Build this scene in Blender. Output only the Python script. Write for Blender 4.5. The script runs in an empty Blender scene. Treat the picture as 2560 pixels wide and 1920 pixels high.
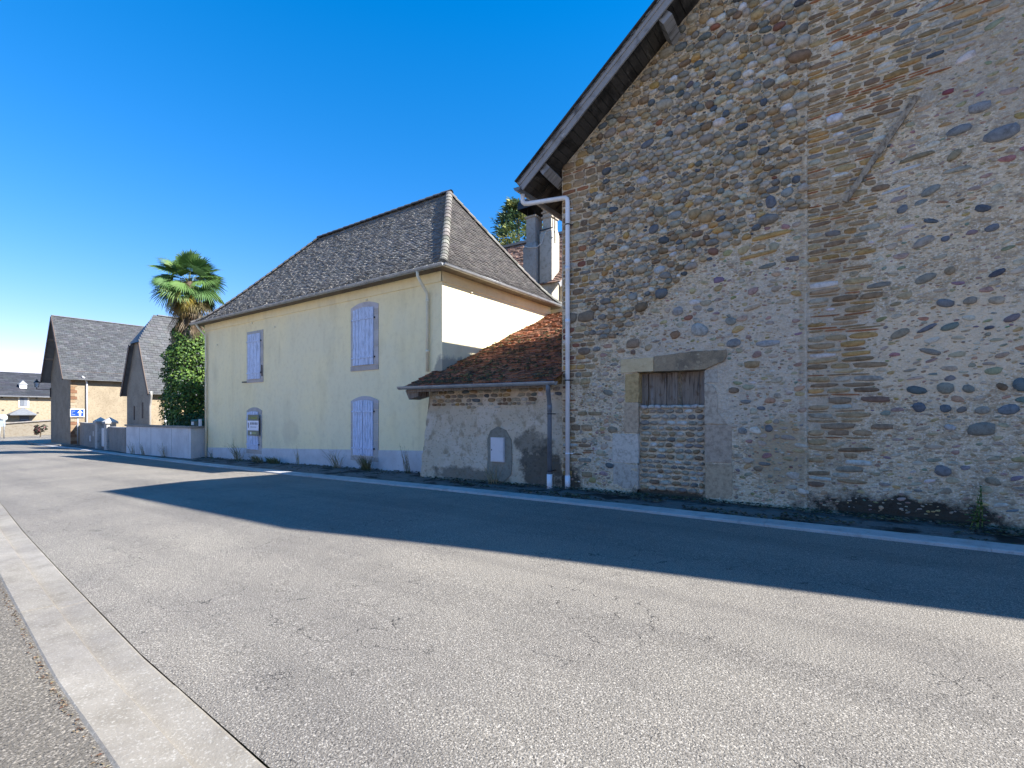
import bpy, math, random
from mathutils import Vector, noise, Matrix
random.seed(7)
R = math.radians
scene = bpy.context.scene
col = scene.collection

# ------------------------------------------------------------------ camera, world, sun, exposure
cam_d = bpy.data.cameras.new('camera'); cam = bpy.data.objects.new('camera', cam_d); col.objects.link(cam)
cam.location = (0, 0, 1.6); cam.rotation_euler = (R(90), 0, R(35.45))
cam_d.sensor_width = 36; cam_d.lens = 36*1244/2560; cam_d.shift_y = 78/2560
cam_d.clip_start = .05; cam_d.clip_end = 6000
scene.camera = cam
SUN = Vector((1.20, .464, 1.0)).normalized()            # towards the sun
world = bpy.data.worlds.new('World'); scene.world = world; world.use_nodes = True
nt = world.node_tree; bg = nt.nodes['Background']
sky = nt.nodes.new('ShaderNodeTexSky'); sky.sky_type = 'NISHITA'; sky.sun_disc = False
sky.sun_elevation = math.asin(SUN.z); sky.sun_rotation = math.atan2(SUN.x, SUN.y)
sky.altitude = 2500; sky.air_density = 1.5; sky.dust_density = 0; sky.ozone_density = 6.0
gm = nt.nodes.new('ShaderNodeGamma'); gm.inputs[1].default_value = .75       # grade of the whole sky: deep clear blue
hs = nt.nodes.new('ShaderNodeHueSaturation'); hs.inputs['Saturation'].default_value = 1.52
tn = nt.nodes.new('ShaderNodeMix'); tn.data_type = 'RGBA'; tn.blend_type = 'MULTIPLY'; tn.inputs[0].default_value = 1; tn.inputs[7].default_value = (1.0, .655, .735, 1)
nt.links.new(sky.outputs[0], gm.inputs[0]); nt.links.new(gm.outputs[0], hs.inputs['Color']); nt.links.new(hs.outputs[0], tn.inputs[6]); nt.links.new(tn.outputs[2], bg.inputs[0])
bg.inputs[1].default_value = .0715
sd = bpy.data.lights.new('sun', 'SUN'); sd.energy = 2.0; sd.angle = R(.55); sd.color = (1, .965, .91)
so = bpy.data.objects.new('sun', sd); col.objects.link(so); so.rotation_euler = SUN.to_track_quat('Z', 'Y').to_euler()
so.location = (30, 12, 40)
scene.view_settings.view_transform = 'Standard'; scene.view_settings.look = 'None'
scene.view_settings.gamma = 1; scene.view_settings.use_curve_mapping = False
scene.view_settings.exposure = 2.82
scene.render.engine = 'CYCLES'
scene.cycles.max_bounces = 6; scene.cycles.diffuse_bounces = 4; scene.cycles.transparent_max_bounces = 4
scene.cycles.use_denoising = True

# ------------------------------------------------------------------ helpers
def zg(X):                                             # ground level: the street falls gently to the left
    if X > -3: return 0.0
    if X > -5: return -.004*(X+3)**2
    return max(-.016-.016*(-X-5), -.78)
def lerp(a, b, t): return a+(b-a)*t
def tab(t, x):
    if x <= t[0][0]: return t[0][1]
    for (a, b), (c, d) in zip(t, t[1:]):
        if x <= c: return lerp(b, d, (x-a)/(c-a))
    return t[-1][1]
def ns(x, y, z=0): return noise.noise(Vector((x, y, z)))
def rnd(a, b): return random.uniform(a, b)
def jit(c, s=.12):
    k = 1+rnd(-s, s); return tuple(max(.003, v*k*(1+rnd(-s*.25, s*.25))) for v in c[:3])

def tag(o, label=None, cat=None, group=None, kind=None):
    if label: o['label'] = label
    if cat: o['category'] = cat
    if group: o['group'] = group
    if kind: o['kind'] = kind
    return o
def empty(name, loc, label, cat, group=None):
    o = bpy.data.objects.new(name, None); col.objects.link(o); o.location = loc; o.empty_display_size = .2
    return tag(o, label, cat, group)
class MB:
    def __init__(s): s.v = []; s.f = []; s.c = []
    def add(s, vs, fs, c=(.5, .5, .5)):
        n = len(s.v); s.v += [tuple(v) for v in vs]; s.f += [tuple(i+n for i in f) for f in fs]; s.c += [c]*len(vs); return s
    def piece(s, p): return s.add(*p)
    def box(s, lo, hi, c=(.5, .5, .5), M=None):
        (a, b, d), (e, f, g) = lo, hi
        vs = [(a, b, d), (e, b, d), (e, f, d), (a, f, d), (a, b, g), (e, b, g), (e, f, g), (a, f, g)]
        if M: vs = [M @ Vector(v) for v in vs]
        return s.add(vs, [(0, 3, 2, 1), (4, 5, 6, 7), (0, 1, 5, 4), (1, 2, 6, 5), (2, 3, 7, 6), (3, 0, 4, 7)], c)
    def bar(s, p, q, w, h, c=(.5, .5, .5), up=(0, 0, 1)):      # box along p-q
        p, q = Vector(p), Vector(q); d = (q-p).normalized(); u = Vector(up); x = d.cross(u).normalized(); u = x.cross(d)
        vs = [b+x*sx*w/2+u*sz*h/2 for b in (p, q) for sx, sz in ((-1, -1), (1, -1), (1, 1), (-1, 1))]
        return s.add(vs, [(0, 1, 2, 3), (7, 6, 5, 4), (0, 4, 5, 1), (1, 5, 6, 2), (2, 6, 7, 3), (3, 7, 4, 0)], c)
    def tube(s, path, r, n=10, c=(.5, .5, .5), cap=True):
        P = [Vector(p) for p in path]; rings = []
        d0 = (P[1]-P[0]).normalized(); x = d0.orthogonal().normalized()
        for i, p in enumerate(P):
            d = (P[min(i+1, len(P)-1)]-P[max(i-1, 0)]).normalized()
            x = (x-d*x.dot(d)).normalized(); y = d.cross(x); rr = r[i] if isinstance(r, (list, tuple)) else r
            rings.append([p+x*rr*math.cos(2*math.pi*k/n)+y*rr*math.sin(2*math.pi*k/n) for k in range(n)])
        vs = [v for g in rings for v in g]; fs = []
        for i in range(len(P)-1):
            for k in range(n):
                a, b = i*n+k, i*n+(k+1) % n; fs.append((a, b, b+n, a+n))
        if cap: fs += [tuple(range(n))[::-1], tuple(range(len(vs)-n, len(vs)))]
        return s.add(vs, fs, c)
    def gutter(s, p, q, r, c=(.5, .5, .5), n=8, joints=.9):     # half round trough with rim beads and joint bands
        p, q = Vector(p), Vector(q); d = (q-p).normalized(); x = d.cross(Vector((0, 0, 1))).normalized(); u = x.cross(d)
        for rr, fl in ((r, 1), (r*.9, -1)):
            vs = []; fs = []
            for b in (p, q):
                for k in range(n+1):
                    a = math.pi+math.pi*k/n; vs.append(b+x*rr*math.cos(a)+u*rr*math.sin(a))
            for k in range(n): fs.append((k, k+1, k+n+2, k+n+1)[::fl])
            s.add(vs, fs, c)
        for sx in (-1, 1): s.tube([p+x*sx*r, q+x*sx*r], r*.12, 6, c)
        L = (q-p).length; m = int(L/joints) if joints else 0
        for i in range(1, m):
            b = p+d*(L*i/m)
            for k in range(n):
                a0, a1 = math.pi+math.pi*k/n, math.pi+math.pi*(k+1)/n
                v = [b+d*o+x*r*1.05*math.cos(a)+u*r*1.05*math.sin(a) for o in (-.012, .012) for a in (a0, a1)]
                s.add(v, [(0, 1, 3, 2)], tuple(z*.8 for z in c))
        for b, fl in ((p, 1), (q, -1)):
            vs = [b+x*r*math.cos(math.pi+math.pi*k/n)+u*r*math.sin(math.pi+math.pi*k/n) for k in range(n+1)]
            s.add(vs, [tuple(range(n+1))[::fl]], c)
        return s
    def build(s, name, mat, parent=None, smooth=False, kind=None):
        me = bpy.data.meshes.new(name); me.from_pydata(s.v, [], s.f)
        ca = me.attributes.new('col', 'FLOAT_COLOR', 'POINT')
        flat = []
        for c in s.c: flat += [c[0], c[1], c[2], 1]
        ca.data.foreach_set('color', flat)
        if smooth: me.polygons.foreach_set('use_smooth', [True]*len(me.polygons))
        me.materials.append(mat); me.update()
        o = bpy.data.objects.new(name, me); col.objects.link(o)
        if parent:
            o.parent = parent; o.matrix_parent_inverse = Matrix.Translation(-WL(parent))
        if kind: o['kind'] = kind
        return o
def WL(o):
    v = Vector(o.location)
    return v
def rebase(o):
    # put a single-mesh thing's origin at its base
    vs = [v.co for v in o.data.vertices]; c = Vector((sum(v.x for v in vs)/len(vs), sum(v.y for v in vs)/len(vs), min(v.z for v in vs)))
    o.data.transform(Matrix.Translation(-c)); o.location = c; return o
CAM = Vector((0, 0, 1.6))
def emit(pieces, name, rest, mat, parent, nmax=300, smooth=False, key=None):
    """the nmax pieces that show largest become parts of their own, the others one joined part"""
    def size(p):
        xs = [Vector(v) for v in p[0]]; c = sum(xs, Vector())/len(xs); return sum((v-c).length for v in xs)/len(xs)/(c-CAM).length
    ps = sorted(pieces, key=key or size, reverse=True)
    for p in ps[:nmax]: MB().piece(p).build(name, mat, parent, smooth)
    if len(ps) > nmax:
        m = MB()
        for p in ps[nmax:]: m.piece(p)
        m.build(rest, mat, parent, smooth, kind='stuff')

# ------------------------------------------------------------------ procedural materials
def mat(name, base, rough=.85, layers=(), bump=(), attr=False, spec=.3, metal=0, coord='pos', alpha=None, trans=None):
    """base colour (or colour attribute) with noise-mixed layers and summed bumps.
    layer: (scale, colour, lo, hi[, stretch[, amount[, detail]]]) ; bump: (scale, strength[, stretch[, kind]])"""
    m = bpy.data.materials.new(name); m.use_nodes = True; t = m.node_tree; N = t.nodes; L = t.links
    b = N['Principled BSDF']; b.inputs['Roughness'].default_value = rough; b.inputs['Specular IOR Level'].default_value = spec
    b.inputs['Metallic'].default_value = metal
    g = N.new('ShaderNodeNewGeometry'); pos = g.outputs['Position']
    def vec(st):
        if st in (None, 1): return pos
        mp = N.new('ShaderNodeMapping'); mp.inputs['Scale'].default_value = st; L.new(pos, mp.inputs['Vector']); return mp.outputs[0]
    if attr:
        a = N.new('ShaderNodeAttribute'); a.attribute_name = 'col'; cur = a.outputs['Color']
    else:
        rgb = N.new('ShaderNodeRGB'); rgb.outputs[0].default_value = (*base, 1); cur = rgb.outputs[0]
    for ly in layers:
        sc, c2, lo, hi = ly[:4]; st = ly[4] if len(ly) > 4 else None; am = ly[5] if len(ly) > 5 else 1; de = ly[6] if len(ly) > 6 else 5
        nz = N.new('ShaderNodeTexNoise'); nz.inputs['Scale'].default_value = sc; nz.inputs['Detail'].default_value = de; nz.inputs['Roughness'].default_value = .62
        L.new(vec(st), nz.inputs['Vector'])
        mr = N.new('ShaderNodeMapRange'); mr.inputs['From Min'].default_value = lo; mr.inputs['From Max'].default_value = hi; mr.inputs['To Max'].default_value = am
        L.new(nz.outputs['Fac'], mr.inputs['Value']); fac = mr.outputs[0]
        mx = N.new('ShaderNodeMix'); mx.data_type = 'RGBA'
        if c2 == 'mul' or (isinstance(c2, tuple) and c2 and c2[0] == 'mul'):
            mx.blend_type = 'MULTIPLY'; cc = c2[1] if isinstance(c2, tuple) else (.5, .5, .5)
        else: cc = c2
        L.new(fac, mx.inputs[0]); L.new(cur, mx.inputs[6]); mx.inputs[7].default_value = (*cc, 1); cur = mx.outputs[2]
    L.new(cur, b.inputs['Base Color'])
    last = None
    for bp in bump:
        sc, stg = bp[:2]; st = bp[2] if len(bp) > 2 else None
        nz = N.new('ShaderNodeTexNoise'); nz.inputs['Scale'].default_value = sc; nz.inputs['Detail'].default_value = 4
        L.new(vec(st), nz.inputs['Vector'])
        bn = N.new('ShaderNodeBump'); bn.inputs['Strength'].default_value = stg; bn.inputs['Distance'].default_value = bp[3] if len(bp) > 3 else .02
        L.new(nz.outputs['Fac'], bn.inputs['Height'])
        if last: L.new(last, bn.inputs['Normal'])
        last = bn.outputs[0]
    if last: L.new(last, b.inputs['Normal'])
    if trans:                                          # thin leaf: some light passes through
        tr = N.new('ShaderNodeBsdfTranslucent'); L.new(cur, tr.inputs['Color']); ms = N.new('ShaderNodeMixShader'); ms.inputs[0].default_value = trans
        L.new(b.outputs[0], ms.inputs[1]); L.new(tr.outputs[0], ms.inputs[2]); L.new(ms.outputs[0], N['Material Output'].inputs[0])
    m['cur'] = ''
    return m
def nodes(m):
    t = m.node_tree; return t, t.nodes, t.links
def add_mask(m, colr, fn):
    """mix colr over the material's base colour with the factor that fn(N, L, pos) returns"""
    t, N, L = nodes(m); b = N['Principled BSDF']; src = b.inputs['Base Color'].links[0].from_socket
    g = N.new('ShaderNodeNewGeometry'); f = fn(N, L, g.outputs['Position'])
    mx = N.new('ShaderNodeMix'); mx.data_type = 'RGBA'; L.new(f, mx.inputs[0]); L.new(src, mx.inputs[6]); mx.inputs[7].default_value = (*colr, 1)
    L.new(mx.outputs[2], b.inputs['Base Color'])
def blotch(cx, cz, rx, rz, sc=3, edge=.5, amp=1.0, axes=('X', 'Z')):
    """a noisy stain of its own shape round a point"""
    def fn(N, L, pos):
        sp = N.new('ShaderNodeSeparateXYZ'); L.new(pos, sp.inputs[0])
        def M(op, a, b=None):
            n = N.new('ShaderNodeMath'); n.operation = op
            for i, v in enumerate((a, b)):
                if v is None: continue
                if isinstance(v, (int, float)): n.inputs[i].default_value = v
                else: L.new(v, n.inputs[i])
            return n.outputs[0]
        x = M('DIVIDE', M('SUBTRACT', sp.outputs[axes[0]], cx), rx); z = M('DIVIDE', M('SUBTRACT', sp.outputs[axes[1]], cz), rz)
        d = M('SQRT', M('ADD', M('MULTIPLY', x, x), M('MULTIPLY', z, z)))
        nz = N.new('ShaderNodeTexNoise'); nz.inputs['Scale'].default_value = sc; nz.inputs['Detail'].default_value = 7; nz.inputs['Roughness'].default_value = .7; L.new(pos, nz.inputs['Vector'])
        v = M('ADD', M('SUBTRACT', 1, d), M('MULTIPLY', M('SUBTRACT', nz.outputs['Fac'], .5), 2.6*edge))
        mr = N.new('ShaderNodeMapRange'); mr.inputs['From Min'].default_value = .1; mr.inputs['From Max'].default_value = .4; mr.inputs['To Max'].default_value = amp
        L.new(v, mr.inputs['Value']); return mr.outputs[0]
    return fn

M = {}
# asphalt: binder with light and dark aggregate
def asphalt(name, base, light, dark, sc=150, rough=.8, b1=.5):
    m = mat(name, base, rough, [(sc*.9, light, .52, .64, None, .9, 3), (sc*1.15, dark, .53, .64, (1.13, .97, 1), .9, 3), (.35, ('mul', (.84, .84, .86)), .4, .62), (1.1, ('mul', (.84, .84, .85)), .46, .62, (.07, 1, 1)), (.5, ('mul', (1.15, 1.14, 1.12)), .5, .7, (.3, .6, 1))],
            [(sc, b1, None, .012), (sc*.35, .25, None, .012)], spec=.25)
    return m
M['road'] = asphalt('asphalt_road', (.205, .184, .153), (.50, .455, .385), (.03, .027, .024), 95, b1=.8)
def crack(m, scale, width, thr, seedz):
    def fn(N, L, pos):
        nz = N.new('ShaderNodeTexNoise'); nz.inputs['Scale'].default_value = 2.2; nz.inputs['Detail'].default_value = 8; L.new(pos, nz.inputs['Vector'])
        vm = N.new('ShaderNodeVectorMath'); vm.operation = 'MULTIPLY_ADD'; L.new(nz.outputs['Color'], vm.inputs[0]); vm.inputs[1].default_value = (.9, .9, 0); L.new(pos, vm.inputs[2])
        vo = N.new('ShaderNodeTexVoronoi'); vo.feature = 'DISTANCE_TO_EDGE'; vo.voronoi_dimensions = '2D'; vo.inputs['Scale'].default_value = scale; L.new(vm.outputs[0], vo.inputs['Vector'])
        a = N.new('ShaderNodeMapRange'); a.inputs['From Min'].default_value = width; a.inputs['From Max'].default_value = width*.4; L.new(vo.outputs['Distance'], a.inputs['Value'])
        n2 = N.new('ShaderNodeTexNoise'); n2.inputs['Scale'].default_value = .7; n2.inputs['Detail'].default_value = 3; L.new(pos, n2.inputs['Vector'])
        c = N.new('ShaderNodeMapRange'); c.inputs['From Min'].default_value = thr; c.inputs['From Max'].default_value = thr+.08; c.inputs['To Max'].default_value = .85; L.new(n2.outputs['Fac'], c.inputs['Value'])
        mu = N.new('ShaderNodeMath'); mu.operation = 'MULTIPLY'; L.new(a.outputs[0], mu.inputs[0]); L.new(c.outputs[0], mu.inputs[1]); return mu.outputs[0]
    add_mask(m, (.012, .012, .013), fn)
crack(M['road'], 2.3, .010, .475, 0)
M['pave'] = asphalt('asphalt_pavement', (.15, .132, .105), (.38, .335, .27), (.035, .03, .024), 75, b1=.8)
M['verge'] = mat('asphalt_verge', (.13, .122, .112), .9, [(60, (.25, .24, .225), .55, .68, None, .8, 2), (1.6, (.018, .018, .015), .52, .6), (6, (.02, .022, .014), .56, .64, None, .8)], [(80, .5, None, .012), (9, .5, None, .03)])
M['concrete'] = mat('concrete_kerb', (.30, .272, .23), .85, [(.35, ('mul', (.8, .79, .77)), .4, .6), (5, ('mul', (.82, .81, .79)), .45, .65), (60, (.40, .375, .33), .55, .7, None, .7, 2), (75, (.16, .15, .13), .6, .7, None, .7, 2), (.8, ('mul', (.82, .82, .84)), .45, .6)], [(90, .3, None, .01)])
M['kerb_white'] = mat('pale_concrete_kerb', (.46, .44, .42), .85, [(.5, ('mul', (.82, .81, .8)), .4, .6), (6, ('mul', (.8, .79, .78)), .5, .66), (70, ('mul', (.75, .74, .73)), .55, .68, None, .8, 2)], [(90, .3, None, .01)])
M['ground'] = mat('earth_ground', (.13, .11, .075), .95, [(.3, (.07, .09, .03), .45, .6), (8, ('mul', (.6, .6, .6)), .5, .7)], [(6, .5, None, .05)])
M['stone'] = mat('wall_stone', (0, 0, 0), .82, [(14, ('mul', (.62, .6, .58)), .45, .68), (60, ('mul', (.72, .72, .74)), .5, .68, None, .8), (22, (.42, .40, .36), .66, .74, None, .45)], [(25, .35, None, .012), (110, .25, None, .006)], attr=True, spec=.25)
M['mortar'] = mat('lime_mortar', (.62, .485, .325), .95, [(1.1, (.57, .465, .33), .42, .62), (3.2, (.47, .36, .235), .52, .66, (.5, 1, 3.5), .75), (9, (.30, .225, .145), .60, .68, (.35, 1, 3), .7), (5, ('mul', (.64, .62, .60)), .48, .64), (30, (.76, .65, .49), .52, .66, None, .7), (70, ('mul', (.45, .43, .4)), .6, .72, None, .8), (2.3, (.25, .215, .165), .60, .72, None, .7), (11, (.20, .165, .12), .60, .68, (1, 1, 1.6), .8), (7, (.36, .26, .15), .62, .7, (1, 1, 2), .6)],
                   [(14, .8, None, .05), (55, .8, None, .02)], attr=False)
M['render'] = mat('old_lime_render', (.54, .445, .325), .95, [(1.3, (.60, .51, .40), .45, .6), (4, (.31, .24, .155), .54, .66, None, .75), (7, (.64, .55, .43), .62, .72, (1, 1, .5), .7), (45, ('mul', (.6, .6, .6)), .58, .7, None, .6), (14, (.12, .105, .085), .68, .73, (.8, 1, 1.5), .85)],
                    [(8, .9, None, .05), (45, .7, None, .02)])
def fragments(m, scale, colr, thr, amp, st):
    def fn(N, L, pos):
        mp = N.new('ShaderNodeMapping'); mp.inputs['Scale'].default_value = st; L.new(pos, mp.inputs['Vector'])
        nz = N.new('ShaderNodeTexNoise'); nz.inputs['Scale'].default_value = 9; L.new(mp.outputs[0], nz.inputs['Vector'])
        vm = N.new('ShaderNodeVectorMath'); vm.operation = 'MULTIPLY_ADD'; L.new(nz.outputs['Color'], vm.inputs[0]); vm.inputs[1].default_value = (.07, .07, .07); L.new(mp.outputs[0], vm.inputs[2])
        def vo(feat):
            v = N.new('ShaderNodeTexVoronoi'); v.feature = feat; v.inputs['Scale'].default_value = scale; L.new(vm.outputs[0], v.inputs['Vector']); return v
        a = vo('F1'); e = vo('DISTANCE_TO_EDGE'); sp = N.new('ShaderNodeSeparateColor'); L.new(a.outputs['Color'], sp.inputs[0])
        r1 = N.new('ShaderNodeMapRange'); r1.inputs['From Min'].default_value = thr; r1.inputs['From Max'].default_value = thr+.25; r1.inputs['To Max'].default_value = amp; L.new(sp.outputs[0], r1.inputs['Value'])
        r2 = N.new('ShaderNodeMapRange'); r2.inputs['From Min'].default_value = .08; r2.inputs['From Max'].default_value = .2; L.new(e.outputs['Distance'], r2.inputs['Value'])
        mu = N.new('ShaderNodeMath'); mu.operation = 'MULTIPLY'; L.new(r1.outputs[0], mu.inputs[0]); L.new(r2.outputs[0], mu.inputs[1]); return mu.outputs[0]
    add_mask(m, colr, fn)
fragments(M['mortar'], 13, (.30, .24, .17), .5, .7, (1, 1, 1.9)); fragments(M['mortar'], 26, (.74, .65, .53), .6, .6, (1, 1, 1.6)); fragments(M['mortar'], 20, (.36, .235, .12), .72, .7, (1, 1, 2.4))
fragments(M['render'], 16, (.25, .205, .145), .66, .55, (1, 1, 1.5))
M['yellow'] = mat('yellow_render', (.87, .735, .44), .9, [(.45, (.80, .70, .46), .4, .62), (1.8, ('mul', (.93, .92, .9)), .5, .68, (1, 1, .35)), (.9, ('mul', (.86, .85, .84)), .55, .72, (1, 1, .2), .8), (6, ('mul', (.94, .93, .92)), .5, .66), (3.5, ('mul', (.86, .84, .82)), .64, .74, (1.6, 1.6, .12), .7), (140, ('mul', (.9, .9, .9)), .5, .7, None, .7, 2)], [(150, .12, None, .006), (3, .1, None, .01)])
M['plinth'] = mat('grey_plinth', (.56, .555, .56), .9, [(1.5, ('mul', (.85, .84, .84)), .45, .65), (9, ('mul', (.8, .78, .75)), .58, .7)], [(60, .2, None, .006)])
M['surround'] = mat('window_surround_stone', (.46, .43, .40), .85, [(3, ('mul', (.82, .81, .8)), .45, .65), (40, ('mul', (.82, .8, .8)), .5, .68)], [(60, .15, None, .005)], attr=True)
M['shutter'] = mat('blue_shutter_paint', (.56, .63, .80), .75, [(9, (.27, .31, .40), .52, .60, (6, 6, .3), .85), (26, (.2, .22, .27), .56, .62, (5, 5, .2), .85), (12, (.62, .64, .70), .58, .7, (3, 3, .3), .7)], [(40, .25, (3, 3, .2), .006)], attr=False)
M['beam'] = mat('old_beam', (.33, .27, .20), .9, [(7, (.15, .115, .08), .48, .62, (2, 2, 1)), (30, ('mul', (.6, .6, .6)), .5, .65)], [(25, .8, None, .03)])
M['wood'] = mat('weathered_wood', (.21, .17, .135), .85, [(5, (.045, .036, .03), .48, .66, (4, 4, .35)), (3, (.25, .235, .23), .55, .7, (5, 5, .3), .8), (9, (.10, .058, .028), .56, .66, (1, 1, .6), .7)], [(30, .4, (3, 3, .25), .01)])
M['soffit'] = mat('dark_soffit_boards', (.055, .05, .045), .9, [(7, (.21, .20, .185), .60, .72, (1, .3, 1), .8), (3, (.02, .018, .016), .45, .6)], [(30, .4, (3, .5, 3), .01)])
M['barge'] = mat('grey_bargeboard', (.25, .245, .245), .85, [(6, (.07, .066, .064), .52, .66, (.35, 3, .35)), (11, (.44, .43, .41), .6, .7, (.3, 3, .3), .7)], [(40, .4, (.3, 3, .3), .008)])
M['tile'] = mat('roof_tile', (0, 0, 0), .88, [(5, ('mul', (.7, .7, .7)), .48, .66), (38, (.34, .33, .31), .62, .70, None, .6), (60, ('mul', (.65, .65, .65)), .5, .7)], [(40, .4, None, .01)], attr=True)
M['slate'] = mat('slate', (0, 0, 0), .62, [(4, ('mul', (.8, .8, .82)), .45, .65), (20, ('mul', (.75, .75, .78)), .5, .7)], [(30, .15, None, .01)], attr=True, spec=.5)
M['redtile'] = mat('mossy_clay_tile', (0, 0, 0), .92, [(2.2, (.085, .055, .025), .5, .64, None, .65), (8, (.045, .03, .018), .52, .64, None, .7), (30, ('mul', (.55, .55, .5)), .5, .68), (40, (.5, .48, .42), .70, .75, None, .7)], [(35, .6, None, .02)], attr=True)
M['zinc'] = mat('zinc_gutter', (.34, .35, .36), .42, [(4, ('mul', (.72, .72, .72)), .45, .65), (30, ('mul', (.8, .8, .8)), .5, .7)], [], spec=.5, metal=.35)
M['zinc_dark'] = mat('grey_pipe', (.15, .17, .195), .5, [(5, ('mul', (.7, .7, .7)), .45, .65)], [], spec=.4)
M['pvc'] = mat('white_pvc', (.74, .74, .76), .38, [(2.5, ('mul', (.88, .87, .85)), .5, .68), (15, ('mul', (.85, .83, .8)), .6, .72, (1, 1, .3))], [], spec=.5)
M['cream'] = mat('cream_pipe', (.70, .63, .46), .5, [(3, ('mul', (.85, .84, .8)), .48, .66)], [], spec=.4)
M['iron'] = mat('black_iron', (.018, .018, .02), .5, [], [], spec=.5)
M['attr'] = mat('painted', (0, 0, 0), .6, [(6, ('mul', (.88, .88, .88)), .48, .66)], [], attr=True)
M['attr_rough'] = mat('masonry', (0, 0, 0), .92, [(1.2, ('mul', (.82, .81, .8)), .42, .62), (9, ('mul', (.74, .72, .7)), .5, .68), (50, ('mul', (.75, .75, .75)), .55, .7)], [(22, .4, None, .02)], attr=True)
M['whitewall'] = mat('whitewashed_wall', (.60, .58, .57), .92, [(1.1, ('mul', (.86, .85, .85)), .45, .62), (4, ('mul', (.62, .6, .6)), .62, .72, (2.5, 2.5, .2)), (30, ('mul', (.85, .84, .83)), .52, .7)], [(30, .25, None, .01)])
M['leaf'] = mat('leaf', (0, 0, 0), .55, [], [], attr=True, spec=.35, trans=.22)
M['straw'] = mat('dry_stalk', (0, 0, 0), .9, [], [], attr=True, trans=.15)
M['bark'] = mat('bark', (.10, .075, .05), .95, [(6, ('mul', (.5, .5, .5)), .45, .65)], [(20, .6, None, .03)])
M['farstone'] = mat('far_rubble_stone', (0, 0, 0), .92, [(3.2, ('mul', (.78, .71, .62)), .5, .66, (1, 1, 2.2)), (9, ('mul', (.8, .76, .7)), .5, .65, (1, 1, 2))], [(8, .4, None, .04)], attr=True)

# ------------------------------------------------------------------ the setting: ground, road, kerbs, pavements
YL = [(-80, 7.5), (-60, 5.6), (-30, 3.5), (-14.3, 2.2), (-10, 1.78), (-6.5, 1.48), (-4, 1.28), (-2.2, 1.2), (0, 1.16), (25, 1.1)]
YR = [(-56, 10.35), (-54, 10.4), (-43, 9.95), (-33, 9.2), (-26, 8.72), (-21, 8.42), (-14, 8.18), (-8, 8.1), (-4.5, 7.98), (-1, 8.0), (2, 8.1), (25, 8.2)]
def yl(X): return tab(YL, X)
def yr(X): return tab(YR, X)
def frange(a, b, st):
    n = max(1, round(abs(b-a)/st)); return [a+(b-a)*i/n for i in range(n+1)]
def sheet(name, xs, lo, hi, dz, m, ny=1, wob=0):
    b = MB(); vs = []; fs = []
    for X in xs:
        for j in range(ny+1):
            y = lerp(lo(X), hi(X), j/ny); vs.append((X, y, zg(X)+dz(X, j/ny) if callable(dz) else zg(X)+dz+wob*ns(X*.8, y*.8)))
    for i in range(len(xs)-1):
        for j in range(ny):
            a = i*(ny+1)+j; fs.append((a, a+1, a+ny+2, a+ny+1))
    b.add(vs, fs); return b.build(name, m, None, True)
XS = frange(25, -56, 1.0)
g = MB(); gx = [3000, 300, 60]+frange(30, -60, 2)+[-120, -300, -3000]; gy = [-3000, -300, -60, 0, 12, 60, 300, 3000]
g.add([(x, y, zg(x)-.06) for x in gx for y in gy], [(i*8+j, i*8+j+1, i*8+j+9, i*8+j+8) for i in range(len(gx)-1) for j in range(7)])
tag(g.build('ground', M['ground']), kind='structure')
# asphalt carriageway, slightly cambered, running into the junction at the far end
tag(sheet('road', XS, lambda X: yl(X)+.007, lambda X: yr(X)-.024, lambda X, t: -.012+.05*math.sin(math.pi*t), M['road'], 10), kind='structure')
j = MB(); jx = frange(-56, -82, 2)
vs = []; fs = []
for X in jx:
    for k in range(9): vs.append((X, lerp(0, 24+.0*X, k/8), zg(X)-.006))
for i in range(len(jx)-1):
    for k in range(8): fs.append((i*9+k, i*9+k+1, i*9+k+10, i*9+k+9))
j.add(vs, fs); tag(j.build('junction_road', M['road']), kind='structure')
tag(sheet('pavement', frange(25, -56, 1), lambda X: -2.6, lambda X: yl(X)-.44, lambda X, t: .022, M['pave'], 2), kind='structure')
tag(sheet('verge', frange(25, -34, .5), lambda X: yr(X)+.36, lambda X: 12.0, lambda X, t: .0+.012*ns(X*2.1, t*6)+.03*t, M['verge'], 10), kind='structure')
tag(sheet('verge_far', frange(-34, -50.2, 1), lambda X: yr(X)+.36, lambda X: 16.0, 0.0, M['verge'], 4), kind='structure')

def kerb_run(name, xa, xb, step, edge, prof, parent, gap=.0025, m_='concrete'):
    """one concrete block after another; prof = [(offset from edge, height)] cross-section"""
    xs = frange(xa, xb, step)
    for i in range(len(xs)-1):
        a, b = xs[i], xs[i+1]; d = math.copysign(gap, b-a); a2, b2 = a+d, b-d
        vs = []; n = len(prof); k3 = [lerp(a2, b2, u/4) for u in range(5)]; h = rnd(-.003, .003)
        for X in k3:
            for o, z in prof: vs.append((X, edge(X)+o, zg(X)+z+h))
        fs = []
        for s in range(4):
            for k in range(n-1): fs.append((s*n+k, s*n+k+1, (s+1)*n+k+1, (s+1)*n+k))
        fs += [tuple(range(n))[::-1], tuple(range(4*n, 5*n))]
        MB().add(vs, fs).build('kerb_stone', M[m_], parent)
kl = bpy.data.objects.new('kerb_near', None); col.objects.link(kl); tag(kl, kind='structure')
kerb_run('kerb', 3.3, -30, 2.2, yl, [(.0, -.1), (.0, -.012), (-.015, -.004), (-.2, -.016), (-.225, .022), (-.43, .03), (-.445, .02), (-.445, -.1)], kl)
kr = bpy.data.objects.new('kerb_far', None); col.objects.link(kr); tag(kr, kind='structure')
kerb_run('kerb', 6, -54, 2.4, yr, [(-.02, -.1), (-.02, .018), (-.005, .03), (.36, .035), (.375, .025), (.375, -.1)], kr, m_='kerb_white')
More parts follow.
